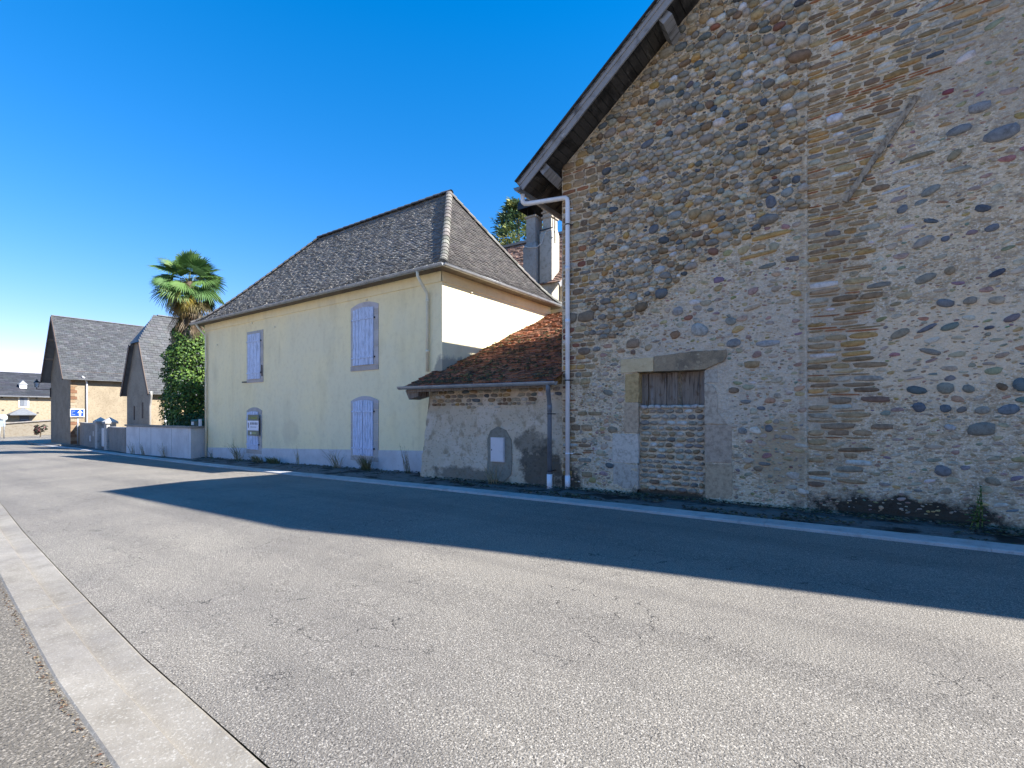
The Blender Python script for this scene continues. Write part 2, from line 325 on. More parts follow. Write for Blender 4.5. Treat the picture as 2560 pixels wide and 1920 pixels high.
M['bounce_gravel'] = mat('pale_bounce_gravel', (.34, .30, .235), .95, [(40, (.5, .46, .38), .5, .64, None, .8, 3), (55, ('mul', (.5, .48, .45)), .55, .68, None, .8, 3), (.5, ('mul', (.8, .8, .78)), .45, .6)], [(50, .7, None, .02)])
tag(sheet('bounce_ground', frange(40, -56, 2), lambda X: -30, lambda X: -2.6, lambda X, t: .018, M['bounce_gravel'], 2), kind='structure')  # unseen ground, added pale to bounce sunlight onto the shaded walls
# raised corner pavement round the far barn
cp = MB(); out = [(-49.8, 10.85), (-54, 10.5), (-57.5, 10.55), (-61.5, 11.1), (-63.6, 12.4), (-63.2, 14), (-61, 18), (-60, 24), (-50, 24)]
cp.add([(x, y, zg(x)+.09) for x, y in out]+[(x, y, zg(x)-.1) for x, y in out], [tuple(range(9))[::-1]]+[(i, (i+1) % 9, (i+1) % 9+9, i+9) for i in range(9)])
tag(cp.build('pavement_corner', M['concrete']), kind='structure')

# ------------------------------------------------------------------ stones and tiles
GREY = [(0.332, 0.293, 0.227), (0.26, 0.231, 0.182), (0.377, 0.338, 0.267), (0.202, 0.189, 0.163), (0.305, 0.26, 0.195), (0.416, 0.37, 0.293)]
BROWN = [(0.324, 0.234, 0.138), (0.264, 0.186, 0.11), (0.372, 0.27, 0.156), (0.21, 0.144, 0.09)]
OCHRE = [(0.414, 0.259, 0.098), (0.356, 0.218, 0.086), (0.391, 0.276, 0.138)]
BLUE = [(0.119, 0.135, 0.144), (0.094, 0.11, 0.125), (0.138, 0.156, 0.15)]
PALE = [(0.525, 0.494, 0.431), (0.463, 0.438, 0.388), (0.575, 0.55, 0.512)]
RED = [(0.21, 0.089, 0.058), (0.273, 0.116, 0.063), (0.168, 0.079, 0.058)]
def pick(*ws):
    pal = (GREY, BROWN, OCHRE, BLUE, PALE, RED); return jit(random.choice(random.choices(pal, ws)[0]), .16)
def stone(X, Z, w, h, y0, proud, c, rot=0, sq=2.3, n=10, irr=.09):
    """a cobble (sq ~2) or a block (sq ~5) set in a wall that faces -Y"""
    ph = rnd(0, 6.28); ph2 = rnd(0, 6.28); vs = []; ca, sa = math.cos(rot), math.sin(rot)
    for (k, d) in ((1.0, -.03), (.93, .55), (.62, .92)):
        for i in range(n):
            a = 2*math.pi*i/n; co, si = math.cos(a), math.sin(a)
            r = (abs(co)**sq+abs(si)**sq)**(-1/sq)*(1+irr*math.sin(2*a+ph)+irr*.7*math.sin(3*a+ph2)+rnd(-.05, .05))*k
            x, z = co*r*w/2, si*r*h/2
            vs.append((X+x*ca-z*sa, y0-proud*d*(1+.0*i) if d > 0 else y0+.03, Z+x*sa+z*ca))
    vs.append((X, y0-proud, Z)); fs = []
    for q in range(2):
        for i in range(n): a, b = q*n+i, q*n+(i+1) % n; fs.append((b+n, b, a, a+n)[::-1])
    for i in range(n): fs.append((2*n+i, 2*n+(i+1) % n, 3*n))
    return (vs, fs, c)
def tiles(rowfn, nrows, tw, th, pal, sag=.0, jx=.02, jz=.006, over=.5, skip=None, warp=None, cj=.2):
    """courses of overlapping tiles; rowfn(f) gives the two ends of the course line at fraction f of the slope"""
    out = []
    for i in range(nrows):
        f0, f1 = i/nrows, min(1, (i+1+over)/nrows)
        A0, B0 = rowfn(f0); A1, B1 = rowfn(f1); L = (B0-A0).length; m = max(1, round(L/tw)); off = .5*(i % 2)
        nrm = (B0-A0).cross(A1-A0)
        if nrm.length < 1e-9: continue
        nrm.normalize()
        if nrm.z < 0: nrm = -nrm
        for k in range(-1, m+1):
            s0, s1 = (k+off)/m, (k+1+off)/m
            s0, s1 = max(0, s0), min(1, s1)
            if s1-s0 < .15/m: continue
            g = .02/m
            j0, t0 = rnd(-jx, jx), th*(1+rnd(-.25, .35)); lift = nrm*max(0, rnd(-jz, jz)); sl = (A1-A0).normalized()*j0
            L0, L1 = lerp(A0, B0, s0+g), lerp(A0, B0, s1-g); U = f1
            # keep the tile's sides square to the eaves
            d = (B0-A0).normalized(); up = (A1-A0); up = up-d*up.dot(d)
            lo = (L0-A1).dot(d)
            U0, U1 = L0+up, L1+up
            w0 = Vector() if not warp else nrm*warp(L0)
            vs = [L0+sl+w0, L1+sl+w0, L1+sl+nrm*t0+lift+w0, L0+sl+nrm*(t0*rnd(.85, 1.15))+lift+w0, U1+lift*.3+nrm*.002+w0, U0+lift*.3+nrm*.002+w0]
            if skip and skip((L0+L1)/2, (U0+U1)/2): continue
            fs = [(0, 1, 2, 3), (3, 2, 4, 5), (0, 3, 5), (1, 4, 2)]
            if (B0-A0).cross(A1-A0).z < 0: fs = [f[::-1] for f in fs]
            out.append((vs, fs, jit(random.choice(pal), cj)))
    return out
def ridge(p, q, n, r, name, m, parent, pal, bulge=1.0, up=Vector((0, 0, 1)), curve=None):
    """half round cap tiles, each overlapping the one below it (p low, q high)"""
    if not curve: p, q = Vector(p), Vector(q)
    for i in range(n):
        f0, f1 = i/n, (i+1.18)/n
        a = curve(f0) if curve else lerp(p, q, f0); b = curve(min(1, f1)) if curve else lerp(p, q, f1)
        d = (b-a).normalized(); x = d.cross(up).normalized(); u = x.cross(d); vs = []; fs = []; K = 7
        for e, (c, rr) in enumerate(((a, r*1.12), (a+d*.05, r*1.1), (b, r*.9))):
            for k in range(K+1):
                t = math.pi*k/K; vs.append(c+x*rr*math.cos(t)+u*(rr*math.sin(t)*bulge-.02))
        for e in range(2):
            for k in range(K): s = e*(K+1)+k; fs.append((s, s+1, s+K+2, s+K+1)[::-1])
        fs.append(tuple(range(K+1)))
        MB().add(vs, fs, jit(random.choice(pal), .15)).build(name, m, parent, False)

# ------------------------------------------------------------------ the stone barn on the right
WY = 9.64                                              # front wall plane
def soff(X):                                           # under-side line of the roof in the gable
    if X < -.6: return 6.62+.785*(X+6.02)
    if X < 6.6: return 6.62+.785*5.42
    return 6.62+.785*5.42-.785*(X-6.6)
barn = empty('stone_barn', (-1.8, WY, 0), 'tall cobblestone barn with half-hipped slate roof and walled-up doorway on the right', 'barn')
OX0, OX1, OZ1 = -3.73, -2.46, 2.45                      # walled-up doorway
def wallrel(X, Z):
    y = WY+.012*ns(X*3, Z*3, 1)+.010*ns(X*9, Z*9, 2)
    if X > -.81: y += .035
    if Z < 3.3 and X < -.81: y -= .015*max(0, ns(X*1.1, Z*1.1, 5))
    if Z < .35: y += -.05*(.35-Z)*(1+ns(X*4, Z*4, 7))
    return y
m = MB(); cs = .055; xs = [-5.5, -5.46]+frange(-5.41, -.835, cs)+[-.812, -.806]+frange(-.76, 2.6, cs); idx = {}
vs = []; fs = []
nz = 190
for i, X in enumerate(xs):
    top = soff(X)+.03
    for k in range(nz+1):
        Z = -.12+(top+.12)*k/nz
        idx[i, k] = len(vs); vs.append((X, wallrel(X, Z), Z))
for i in range(len(xs)-1):
    for k in range(nz):
        c = [vs[idx[i, k]], vs[idx[i+1, k+1]]]; mx, mz = (c[0][0]+c[1][0])/2, (c[0][2]+c[1][2])/2
        if OX0-.02 < mx < OX1+.02 and mz < OZ1+.03: continue
        fs.append((idx[i, k], idx[i+1, k], idx[i+1, k+1], idx[i, k+1]))
m.add(vs, fs)
RX, BY = 11.3, 13.6                                  # rest of the body: right part, sides and back
m.add([(2.6, WY+.03, -.1), (RX, WY+.03, -.1), (RX, WY+.03, soff(RX)), (6.6, WY+.03, soff(6.6)), (2.6, WY+.03, soff(2.6))], [(0, 1, 2, 3, 4)])
m.add([(-5.5, WY, -.1), (-5.5, BY, -.1), (-5.5, BY, soff(-5.5)), (-5.5, WY, soff(-5.5)), (RX, WY, -.1), (RX, BY, -.1), (RX, BY, soff(RX)), (RX, WY, soff(RX)), (-.6, BY, soff(-.6)), (6.6, BY, soff(6.6))],
      [(0, 3, 2, 1), (4, 5, 6, 7), (1, 2, 8, 9, 6, 5)])
wall = m.build('wall', M['mortar'], barn, True)
add_mask(M['mortar'], (.50, .43, .35), blotch(-1.9, 2.6, 2.6, 2.0, 2.2, .5, .55))
add_mask(M['mortar'], (.34, .295, .24), blotch(1.7, 6.7, 1.5, 1.3, 2.5, .8, .5))
add_mask(M['mortar'], (.68, .54, .38), blotch(.9, 2.6, 1.1, 1.0, 1.6, .6, .7))
add_mask(M['mortar'], (.42, .31, .19), blotch(-1.25, .95, .55, .8, 2.2, .45, .9))
add_mask(M['mortar'], (.36, .275, .18), blotch(-.88, 3.5, .06, 7, 6, .9, .5))
add_mask(M['mortar'], (.34, .255, .165), blotch(-.45, 3.2, .4, 4.5, 4, 1.0, .4))
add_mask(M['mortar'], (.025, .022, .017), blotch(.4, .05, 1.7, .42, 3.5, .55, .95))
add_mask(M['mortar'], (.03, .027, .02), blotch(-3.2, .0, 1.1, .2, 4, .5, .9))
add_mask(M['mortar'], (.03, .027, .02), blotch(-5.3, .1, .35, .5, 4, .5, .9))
add_mask(M['mortar'], (.55, .50, .42), blotch(-4.4, .75, .5, .5, 3, .7, .6))

PX = lambda X: X
placed = []                                            # (X, Z, rx, rz) of everything already set
grid = {}
def note_place(X, Z, w, h):
    t = (X, Z, w, h); placed.append(t)
    for i in range(int((X-w/2)//.2), int((X+w/2)//.2)+1):
        for j in range(int((Z-h/2)//.2), int((Z+h/2)//.2)+1): grid.setdefault((i, j), []).append(t)
def free(X, Z, w, h, k=.95):
    """ellipse against ellipse; k < 1 lets neighbours touch"""
    for x0, x1, z0, z1 in keep_out:
        if x0 < X+w*.4 and X-w*.4 < x1 and z0 < Z+h*.4 and Z-h*.4 < z1: return False
    for i in range(int((X-w/2)//.2), int((X+w/2)//.2)+1):
        for j in range(int((Z-h/2)//.2), int((Z+h/2)//.2)+1):
            for a, b, c, d in grid.get((i, j), ()):
                if ((X-a)/((w+c)*.5))**2+((Z-b)/((h+d)*.5))**2 < k*k: return False
    return True
keep_out = [(-4.12, -2.05, 2.45, 2.82), (-4.04, -1.98, 1.22, 2.46), (-4.31, -1.96, -1, 1.23)]
S = []
def put(X, Z, w, h, c, rot=0, sq=2.3, proud=None, reg=True, irr=.09):
    if Z+h*.4 > soff(X)+.01: return
    y0 = wallrel(X, Z)
    S.append(stone(X, Z, w, h, y0, proud if proud is not None else min(w, h)*rnd(.28, .42), c, rot, sq, 10, irr))
    if reg: note_place(X, Z, w, h)
def diag(X): return 3.5+.74*(X+3.85) if X < -2.7 else 4.35+.42*(X+2.7)   # cobble zone lies above this line
# notable single stones, measured on the wall: X, Z, w, h, colour, rot, squareness
DK, GB, GN, BR = (.085, .095, .105), (.12, .13, .135), (.115, .135, .115), (.15, .10, .07)
note = [(.62, 1.98, .26, .13, (.075, .095, .095), -.15, 2.2), (.95, 2.0, .22, .17, (.18, .175, .14), .05, 2.6), (1.2, 1.98, .15, .12, (.15, .15, .125), -.4, 2.2),
        (.65, 1.72, .16, .16, (.09, .1, .115), .5, 3), (.95, 1.70, .13, .13, (.09, .105, .115), .1, 2.4), (1.13, 1.68, .12, .09, (.13, .12, .105), .3, 2.2),
        (1.35, 1.67, .17, .12, (.21, .2, .165), .3, 2.2), (1.62, 1.68, .24, .15, (.12, .14, .155), .35, 2.2), (1.34, 1.4, .3, .2, (.155, .15, .125), .05, 4),
        (1.0, 1.42, .16, .09, (.30, .29, .275), -.3, 2.2), (.92, .78, .2, .18, (.14, .14, .14), -.3, 2.6), (1.55, 2.0, .14, .1, (.13, .09, .055), -.6, 2.2), (1.74, 2.02, .18, .2, (.09, .115, .12), 0, 2.2),
        (.12, 1.85, .38, .1, (.15, .095, .07), .0, 4), (-.35, 1.84, .34, .11, (.20, .15, .1), 0, 5), (-.38, 1.42, .5, .1, (.2, .15, .10), .02, 5), (.2, 1.42, .3, .09, (.19, .135, .09), 0, 5),
        (.42, 2.85, .3, .12, (.20, .17, .12), .45, 2.2), (.74, 2.9, .28, .07, (.11, .11, .12), .5, 2.2), (1.0, 2.9, .24, .1, (.12, .145, .125), .3, 2.4), (1.42, 2.84, .11, .06, (.08, .085, .1), .2, 2.2),
        (.78, 2.55, .27, .09, (.19, .17, .14), -.35, 2.2), (.95, 3.25, .22, .13, (.14, .14, .14), -.3, 2.2), (1.22, 3.25, .17, .11, (.19, .165, .13), 0, 2.4), (1.5, 3.22, .18, .12, (.30, .255, .19), -.2, 2.6),
        (1.5, 3.6, .2, .09, (.06, .065, .08), .4, 2.2), (.72, 3.65, .28, .14, (.18, .165, .13), .35, 2.4), (1.0, 3.72, .14, .12, (.20, .155, .1), .4, 2.4), (1.65, 2.95, .2, .1, (.15, .125, .13), .35, 2.2),
        (.78, 4.5, .2, .07, (.08, .095, .11), -.3, 2.2), (1.35, 4.55, .19, .11, (.07, .08, .095), -.4, 2.2), (1.45, 4.25, .18, .1, (.12, .125, .135), .3, 2.2), (.95, 4.2, .11, .09, (.10, .11, .13), .3, 2.2),
        (.7, 4.2, .3, .14, (.24, .21, .175), .4, 2.3), (.45, 4.75, .15, .12, (.13, .14, .15), .4, 2.3), (.78, 4.95, .27, .12, (.18, .18, .16), .4, 2.2), (1.05, 5.4, .2, .12, (.20, .165, .105), .6, 2.4),
        (1.08, 5.18, .34, .07, (.24, .23, .19), 0, 3), (.62, 5.5, .45, .07, (.17, .14, .09), .12, 4), (.5, 5.35, .38, .05, (.38, .38, .37), .12, 4), (.38, 5.07, .36, .05, (.36, .37, .37), .12, 4),
        (1.1, 5.75, .3, .14, (.15, .155, .155), .1, 2.4), (1.55, 5.55, .4, .22, (.15, .155, .16), .25, 2.4), (1.32, 6.0, .24, .16, (.19, .19, .19), 0, 5), (.98, 6.35, .14, .07, (.16, .05, .06), 0, 4),
        (-.42, 6.45, .25, .14, (.44, .42, .44), .12, 3), (-.4, 7.6, .22, .12, (.38, .38, .36), .2, 3), (.55, 7.45, .3, .1, (.22, .23, .215), .3, 2.2), (.75, 7.7, .26, .09, (.24, .25, .235), .3, 2.2),
        (-3.55, 7.0, .28, .14, (.10, .11, .125), .25, 2.4), (-3.65, 6.3, .23, .16, (.30, .295, .30), .1, 2.3), (-4.45, 6.1, .3, .12, (.27, .18, .09), .15, 4), (-2.9, 7.75, .17, .11, (.08, .1, .105), .3, 2.2),
        (-2.72, 7.86, .16, .1, (.085, .075, .085), .35, 2.2), (-2.6, 7.8, .14, .12, (.16, .185, .18), .2, 2.4), (-3.0, 5.45, .3, .15, (.20, .205, .19), .1, 2.2), (-3.42, 5.28, .22, .16, (.10, .105, .115), .35, 2.5),
        (-1.35, 5.3, .18, .22, (.11, .115, .13), .3, 2.6), (-1.1, 5.4, .2, .16, (.2, .21, .2), .4, 2.3), (-3.3, 4.45, .24, .15, (.32, .33, .33), .1, 2.2), (-3.85, 4.0, .22, .15, (.2, .2, .18), .1, 2.2), (-3.55, 4.02, .13, .1, (.13, .135, .13), .1, 2.2),
        (-1.35, 4.72, .62, .09, (.34, .21, .075), .07, 4), (-1.55, 4.42, .6, .07, (.32, .20, .08), .07, 4), (-1.4, 4.2, .3, .08, (.14, .145, .125), .15, 2.6), (-1.02, 4.25, .2, .1, (.12, .11, .105), 0, 4), (-2.3, 4.62, .2, .14, (.16, .085, .06), -.2, 2.4),
        (-2.95, 3.6, .24, .17, (.24, .23, .215), 0, 2.3), (-2.55, 3.2, .34, .24, (.27, .265, .24), -.25, 2.4), (-3.0, 3.15, .19, .17, (.2, .12, .07), .4, 3), (-2.75, 3.45, .17, .1, (.2, .095, .065), .2, 2.3), (-3.85, 3.05, .27, .2, (.21, .15, .10), 0, 6), (-3.85, 2.88, .1, .1, (.15, .10, .075), 0, 5),
        (-4.95, 2.98, .32, .15, (.15, .115, .085), -.05, 3.2), (-4.66, 3.0, .17, .11, (.17, .165, .15), 0, 3), (-5.28, 3.72, .3, .25, (.155, .125, .09), 0, 6), (-4.9, 3.72, .4, .24, (.15, .115, .08), 0, 5),
        (-2.0, 3.3, .2, .15, (.185, .185, .16), -.2, 2.2), (-2.35, 3.55, .12, .08, (.16, .16, .14), 0, 2.2), (-1.65, 3.5, .3, .08, (.33, .25, .17), .2, 3), (-1.95, 2.9, .25, .16, (.17, .17, .165), 0, 2.4), (-1.4, 2.85, .42, .11, (.24, .24, .235), .05, 3),
        (-1.65, 2.5, .28, .13, (.25, .175, .095), 0, 5), (-1.95, 2.05, .2, .11, (.17, .12, .08), 0, 2.4), (-1.75, 1.84, .18, .08, (.15, .15, .14), 0, 2.3), (-1.5, 1.72, .14, .08, (.12, .125, .13), -.2, 2.2), (-1.38, 1.37, .14, .13, (.12, .12, .12), 0, 2.2), (-1.8, 1.32, .16, .12, (.18, .18, .165), 0, 2.4),
        (-1.45, .75, .2, .07, (.14, .135, .12), -.05, 2.2), (-4.3, 1.3, .22, .14, (.20, .165, .115), 0, 3), (-4.36, .55, .2, .12, (.085, .10, .10), -.1, 2.4), (-4.62, .55, .1, .09, (.42, .37, .28), 0, 2.4), (-4.95, 1.05, .13, .12, (.25, .20, .145), 0, 2.3)]
for X, Z, w, h, c, r_, sq in note:
    c = tuple(v*1.3 for v in c)
    big = X > -.8 or Z < diag(X)
    put(X, Z, w, h, c, r_, sq, proud=(.018+.12*min(w, h)) if big else .05, irr=.06)
# quoin strip at the left corner: squared brown blocks and thin tile slips
Z = .25
while Z < 7.2:
    h = rnd(.055, .17); X = -5.49
    if rnd(0, 1) < .25: h = rnd(.03, .045)
    lim = -4.95+rnd(-.1, .35) if Z > 3 else -5.0+rnd(-.1, .15)
    while X < lim:
        w = rnd(.14, .34) if h > .05 else rnd(.2, .4)
        if X < -5.48: w = rnd(.2, .42)
        if free(X+w/2, Z+h/2, w, h, .93) and not (Z < 2.2 and rnd(0, 1) < .45):
            c = pick(.1, .56, .24, .0, .06, .10) if h > .05 else jit((.30, .14, .075) if rnd(0, 1) < .6 else (.25, .17, .10))
            put(X+w/2, Z+h/2, w*.94, h*.86, c, rnd(-.03, .03), 6, proud=rnd(.014, .03), irr=.03)
        X += w
    Z += h+.004
# cobble field: near-level courses of water-worn stones
def cobbles(x0, x1, z0, z1, ok, hmin, hmax, wf, ws, prr=(.42, .58), rot=(-.08, .16), fill=.9, tilt=0.0):
    Z = z0
    while Z < z1:
        h = rnd(hmin, hmax); X = x0+rnd(0, .1)
        while X < x1:
            big = rnd(0, 1)
            w = h*rnd(*wf)*(1.5 if big > .93 else 1); hh = h*(rnd(1.25, 1.6) if big > .93 else rnd(.8, 1.05))
            zz = Z+h/2+rnd(-.02, .02)+.05*ns(X*.8, Z*.8, 3)+tilt*(X-x0); xx = X+w/2
            if ok(xx, zz) and free(xx, zz, w, hh, fill): put(xx, zz, w*.98, hh, pick(*ws), rnd(*rot), rnd(2.1, 3.0), proud=hh*rnd(*prr))
            X += w*rnd(.95, 1.02)
        Z += h*.84
# small filler pebbles later; first the courses
cobbles(-5.0, -.84, 3.2, 11, lambda X, Z: Z > diag(X)+.1*ns(X*2, Z*2) and Z < soff(X)-.02 and X < -.85, .10, .15, (1.1, 1.75), (.62, .22, .03, .06, .065, .012), tilt=.0)
def scatter(n, x0, x1, z0, z1, ok, wr, ar, ws, prf, rot, sq=(2.1, 2.8), k=.95, mixc=0):
    for _ in range(n):
        X, Z = rnd(x0, x1), rnd(z0, z1); w = rnd(*wr)*rnd(.6, 1); h = w*rnd(*ar)
        if ok(X, Z) and free(X, Z, w, h, k): put(X, Z, w, h, tuple(lerp(u, v, mixc*rnd(.3, 1.4)) for u, v in zip(pick(*ws), (.52, .41, .28))), rnd(*rot), rnd(*sq), proud=prf*min(w, h)+.006, irr=.14)
for wr_, n_ in (((.11, .19), 5000), ((.07, .12), 7000), ((.035, .07), 9000)):
    scatter(n_, -5.0, -.86, 3.2, 10.0, lambda X, Z: Z > diag(X) and Z < soff(X)-.02, wr_, (.55, .85), (.62, .2, .03, .06, .08, .015), .45, (-.1, .25), k=.97)
# smeared rubble zone round the doorway
lowz = lambda X, Z: Z < diag(X)-.02 and X < -.85
scatter(900, -4.9, -.84, .15, 5, lowz, (.10, .26), (.35, .75), (.50, .26, .08, .06, .08, .02), .10, (-.15, .2), k=1.0, mixc=.4)
scatter(6000, -5.3, -.84, .1, 5, lowz, (.03, .10), (.35, .8), (.46, .28, .08, .06, .1, .02), .16, (-.2, .25), k=.98, mixc=.35)
# right section: flat slabs and tile slips at its left and top, sparse cobbles elsewhere
slabz = lambda X, Z: X > -.83 and (Z > 6.4+.9*(X-.4) or X < -.1+.16*ns(0, Z*1.5)+.10*(Z-3)*.6) and Z > .35
Z = .4
while Z < 9.6:
    thin = rnd(0, 1) < .3; h = rnd(.022, .04) if thin else rnd(.05, .12); X = -.815+rnd(0, .02)
    while X < 2.3:
        w = rnd(.14, .36) if Z > 4 else rnd(.2, .5)
        zz = Z+h/2+.04*ns(X, Z)
        if slabz(X, zz) and free(X+w/2, zz, w, h, .96) and rnd(0, 1) < (.95 if Z > 4 else .8):
            c = jit((.34, .155, .08) if rnd(0, 1) < .35 else (.29, .205, .12)) if thin else (pick(.22, .56, .14, .02, .06, .0) if X < .1 else pick(.46, .30, .10, .04, .08, .01))
            put(X+w/2, zz, w*.96, h*.9, c, rnd(-.03, .06), rnd(2.6, 5), proud=rnd(.012, .03), irr=.06)
        X += w+rnd(.0, .03)
    Z += h+.008
rz = lambda X, Z: X > -.74
scatter(1500, -.7, 2.5, .25, 9.4, rz, (.10, .26), (.3, .6), (.5, .25, .08, .1, .08, .01), .09, (-.15, .35), k=1.15, mixc=.4)
scatter(6000, -.75, 2.5, .1, 9.4, rz, (.025, .09), (.3, .7), (.5, .3, .08, .06, .05, .01), .14, (-.2, .4), k=1.05, mixc=.35)
vis = lambda p: (sum((Vector(v)-Vector(p[0][-1])).length for v in p[0][:10])/(Vector(p[0][-1])-CAM).length) if p[0][-1][0] < 1.95 else 0
emit(S, 'stone', 'small_stones', M['stone'], wall, 300, True, vis)

# walled-up doorway: lintel, jambs, cobble infill, boarded gap
door = MB()
door.box((OX0-.03, WY+.075, -.1), (OX1+.03, WY+.3, 1.79)); door.box((OX0-.05, WY+.30, 1.7), (OX1+.05, WY+.34, 2.6), (.01, .01, .01))
door = door.build('walled_up_doorway', M['mortar'], barn)
IN = []; Z = .1; row = 0
while Z < 1.70:
    h = rnd(.088, .118); X = OX0+rnd(.0, .05)
    while X < OX1-.06:
        w = min(h*rnd(1.25, 1.95), OX1-.01-X)
        IN.append(stone(X+w/2, Z+h/2, w*.95, h*rnd(.74, .90), WY+.078, h*rnd(.38, .5), jit(random.choice(GREY+GREY+BROWN+PALE[:1])), rnd(-.08, .08), rnd(2.1, 2.8)))
        X += w*1.03
    Z += h*1.04
for p in IN: MB().piece(p).build('cobble', M['stone'], door, True)
for i in range(9):                                     # rough coping stones of the infill
    x = OX0+.02+i*.141; MB().piece(stone(x+.07, 1.765, .16, .075, WY+.06, .05, jit((.42, .40, .36), .15), rnd(-.1, .1), 2.4, 10, .16)).build('coping_stone', M['stone'], door, True)
def block(name, x0, x1, z0, z1, c, parent, proud=.02, depth=.3, chip=.012, pts=None, m_='stone'):
    P = pts or [(x0, z0), (x1, z0), (x1, z1), (x0, z1)]; Q = []
    for i in range(len(P)):                            # subdivide edges and roughen them
        a, b = P[i], P[(i+1) % len(P)]; n = max(2, int(math.hypot(b[0]-a[0], b[1]-a[1])/.07))
        for k in range(n): Q.append((lerp(a[0], b[0], k/n)+chip*rnd(-.5, .5), lerp(a[1], b[1], k/n)+chip*rnd(-.5, .5)))
    cx, cz = sum(q[0] for q in Q)/len(Q), sum(q[1] for q in Q)/len(Q); n = len(Q)
    y0 = WY-proud; vs = [(x, WY+depth, z) for x, z in Q]+[(x, y0+.012, z) for x, z in Q]+[(cx+(x-cx)*.965, y0, cz+(z-cz)*.965) for x, z in Q]+[(cx, y0-.002, cz)]
    fs = [(k, (k+1) % n, (k+1) % n+n, k+n) for k in range(n)]+[(k+n, (k+1) % n+n, (k+1) % n+2*n, k+2*n) for k in range(n)]+[(k+2*n, (k+1) % n+2*n, 3*n) for k in range(n)]
    return MB().add(vs, fs, c).build(name, M[m_], parent)
M['pale_block'] = mat('pale_sandstone', (.58, .46, .28), .88, [(2.5, ('mul', (.86, .82, .76)), .42, .62), (9, (.36, .24, .13), .56, .66, (1, 1, 2.5), .5), (60, ('mul', (.85, .85, .85)), .5, .68)], [(60, .2, None, .006)])
M['lichen_block'] = mat('lichened_sandstone', (.28, .215, .14), .92, [(4, (.17, .135, .095), .45, .62), (9, (.35, .28, .18), .55, .66), (26, (.62, .60, .54), .69, .72, None, .9), (60, ('mul', (.7, .7, .7)), .5, .68)], [(30, .5, None, .015)])
block('lintel_stone', -4.11, -3.42, 2.465, 2.745, (.4, .3, .2), door, .03, .3, .008, m_='pale_block')
block('lintel_stone', 0, 0, 0, 0, (.4, .3, .2), door, .045, .3, .014, [(-3.41, 2.455), (-2.42, 2.45), (-2.12, 2.58), (-2.06, 2.68), (-2.07, 2.79), (-2.7, 2.80), (-3.40, 2.76)], 'lichen_block')
for (x0, x1, z0, z1, c) in ((-4.02, -3.73, 1.86, 2.455, (.46, .32, .15)), (-4.04, -3.735, 1.24, 1.85, (.46, .345, .235)), (-4.3, -3.735, .62, 1.22, (.56, .50, .42)), (-4.28, -3.74, .10, .60, (.46, .41, .34)),
                            (-2.46, -2.22, 2.2, 2.44, (.42, .37, .30)), (-2.45, -1.98, .72, 1.42, (.42, .33, .245)), (-2.44, -1.97, .06, .71, (.44, .335, .22))):
    block('jamb_stone', x0, x1, z0, z1, c, door, .012, .3, .016)
block('jamb_stone', 0, 0, 0, 0, (.46, .38, .29), door, .02, .3, .01, [(-2.455, 1.43), (-2.05, 1.43), (-2.22, 1.6), (-2.225, 1.95), (-2.26, 2.1), (-2.33, 2.17), (-2.455, 2.19)])
# weathered boards in the gap above the infill
for (x0, x1, y, t) in ((-3.725, -3.60, .16, .02), (-3.59, -3.235, .20, 0), (-3.222, -3.115, .205, 0), (-3.105, -3.005, .16, .012), (-2.93, -2.60, .205, 0), (-2.592, -2.465, .205, .01)):
    b = MB(); b.box((x0, WY+y, 1.78), (x1, WY+y+.03, 2.45+rnd(-.02, 0)), M=Matrix.Translation((0, 0, 0))); b.build('plank', M['wood'], door)
# old embedded timber in the right section
b = MB(); b.bar((-.28, WY+.03, 5.04), (.62, WY+.02, 6.40), .085, .09, up=(0, -1, 0)); bm_ = b.build('embedded_beam', M['beam'], barn)
for i in range(6):
    f = rnd(.02, .95); p = Vector((-.28, WY+.0, 5.04)).lerp(Vector((.62, WY-.01, 6.40)), f)
    MB().piece(stone(p.x+rnd(.03, .07), p.z-rnd(0, .05), rnd(.06, .13), rnd(.03, .06), WY+.03, .03, pick(.5, .3, 0, .1, .1, 0), rnd(.3, 1), 2.4)).build('wedge_stone', M['stone'], bm_, True)

# roof: boarded soffit, bargeboard, slates, purlin ends, gutter
FY = 9.0
def roofline(dz): return [(-6.16, 6.62+.785*(-.14)+dz), (-.6, soff(-.6)+dz), (6.6, soff(6.6)+dz), (11.96, 6.62+.785*(-.14)+dz)]
roof = MB()
lo, hi = roofline(.10), roofline(.22)
top = [(x, FY+.02, z) for x, z in lo]+[(x, FY+.02, z) for x, z in hi]; bk = [(x, BY+.4, z) for x, z in lo]+[(x, BY+.4, z) for x, z in hi]
roof.add(top+bk, [(0, 1, 5, 4), (1, 2, 6, 5), (2, 3, 7, 6), (8, 12, 13, 9), (9, 13, 14, 10), (10, 14, 15, 11), (0, 8, 9, 1), (2, 10, 11, 3), (1, 9, 10, 2), (0, 4, 12, 8), (3, 11, 15, 7),
                  (4, 5, 13, 12), (6, 7, 15, 14)], (.12, .125, .13))
rz_ = hi[1][1]; ap = rz_+.785*3.6                       # half hip rises to the ridge
roof.add([(-.6, FY+.02, rz_), (6.6, FY+.02, rz_), (3.0, FY+2.2, ap), (-.6, BY+.4, rz_), (6.6, BY+.4, rz_), (3.0, BY+.4, ap)], [(0, 1, 2), (0, 2, 5, 3), (1, 4, 5, 2), (3, 5, 4)], (.12, .125, .13))
roof = roof.build('roof', M['slate'], barn)
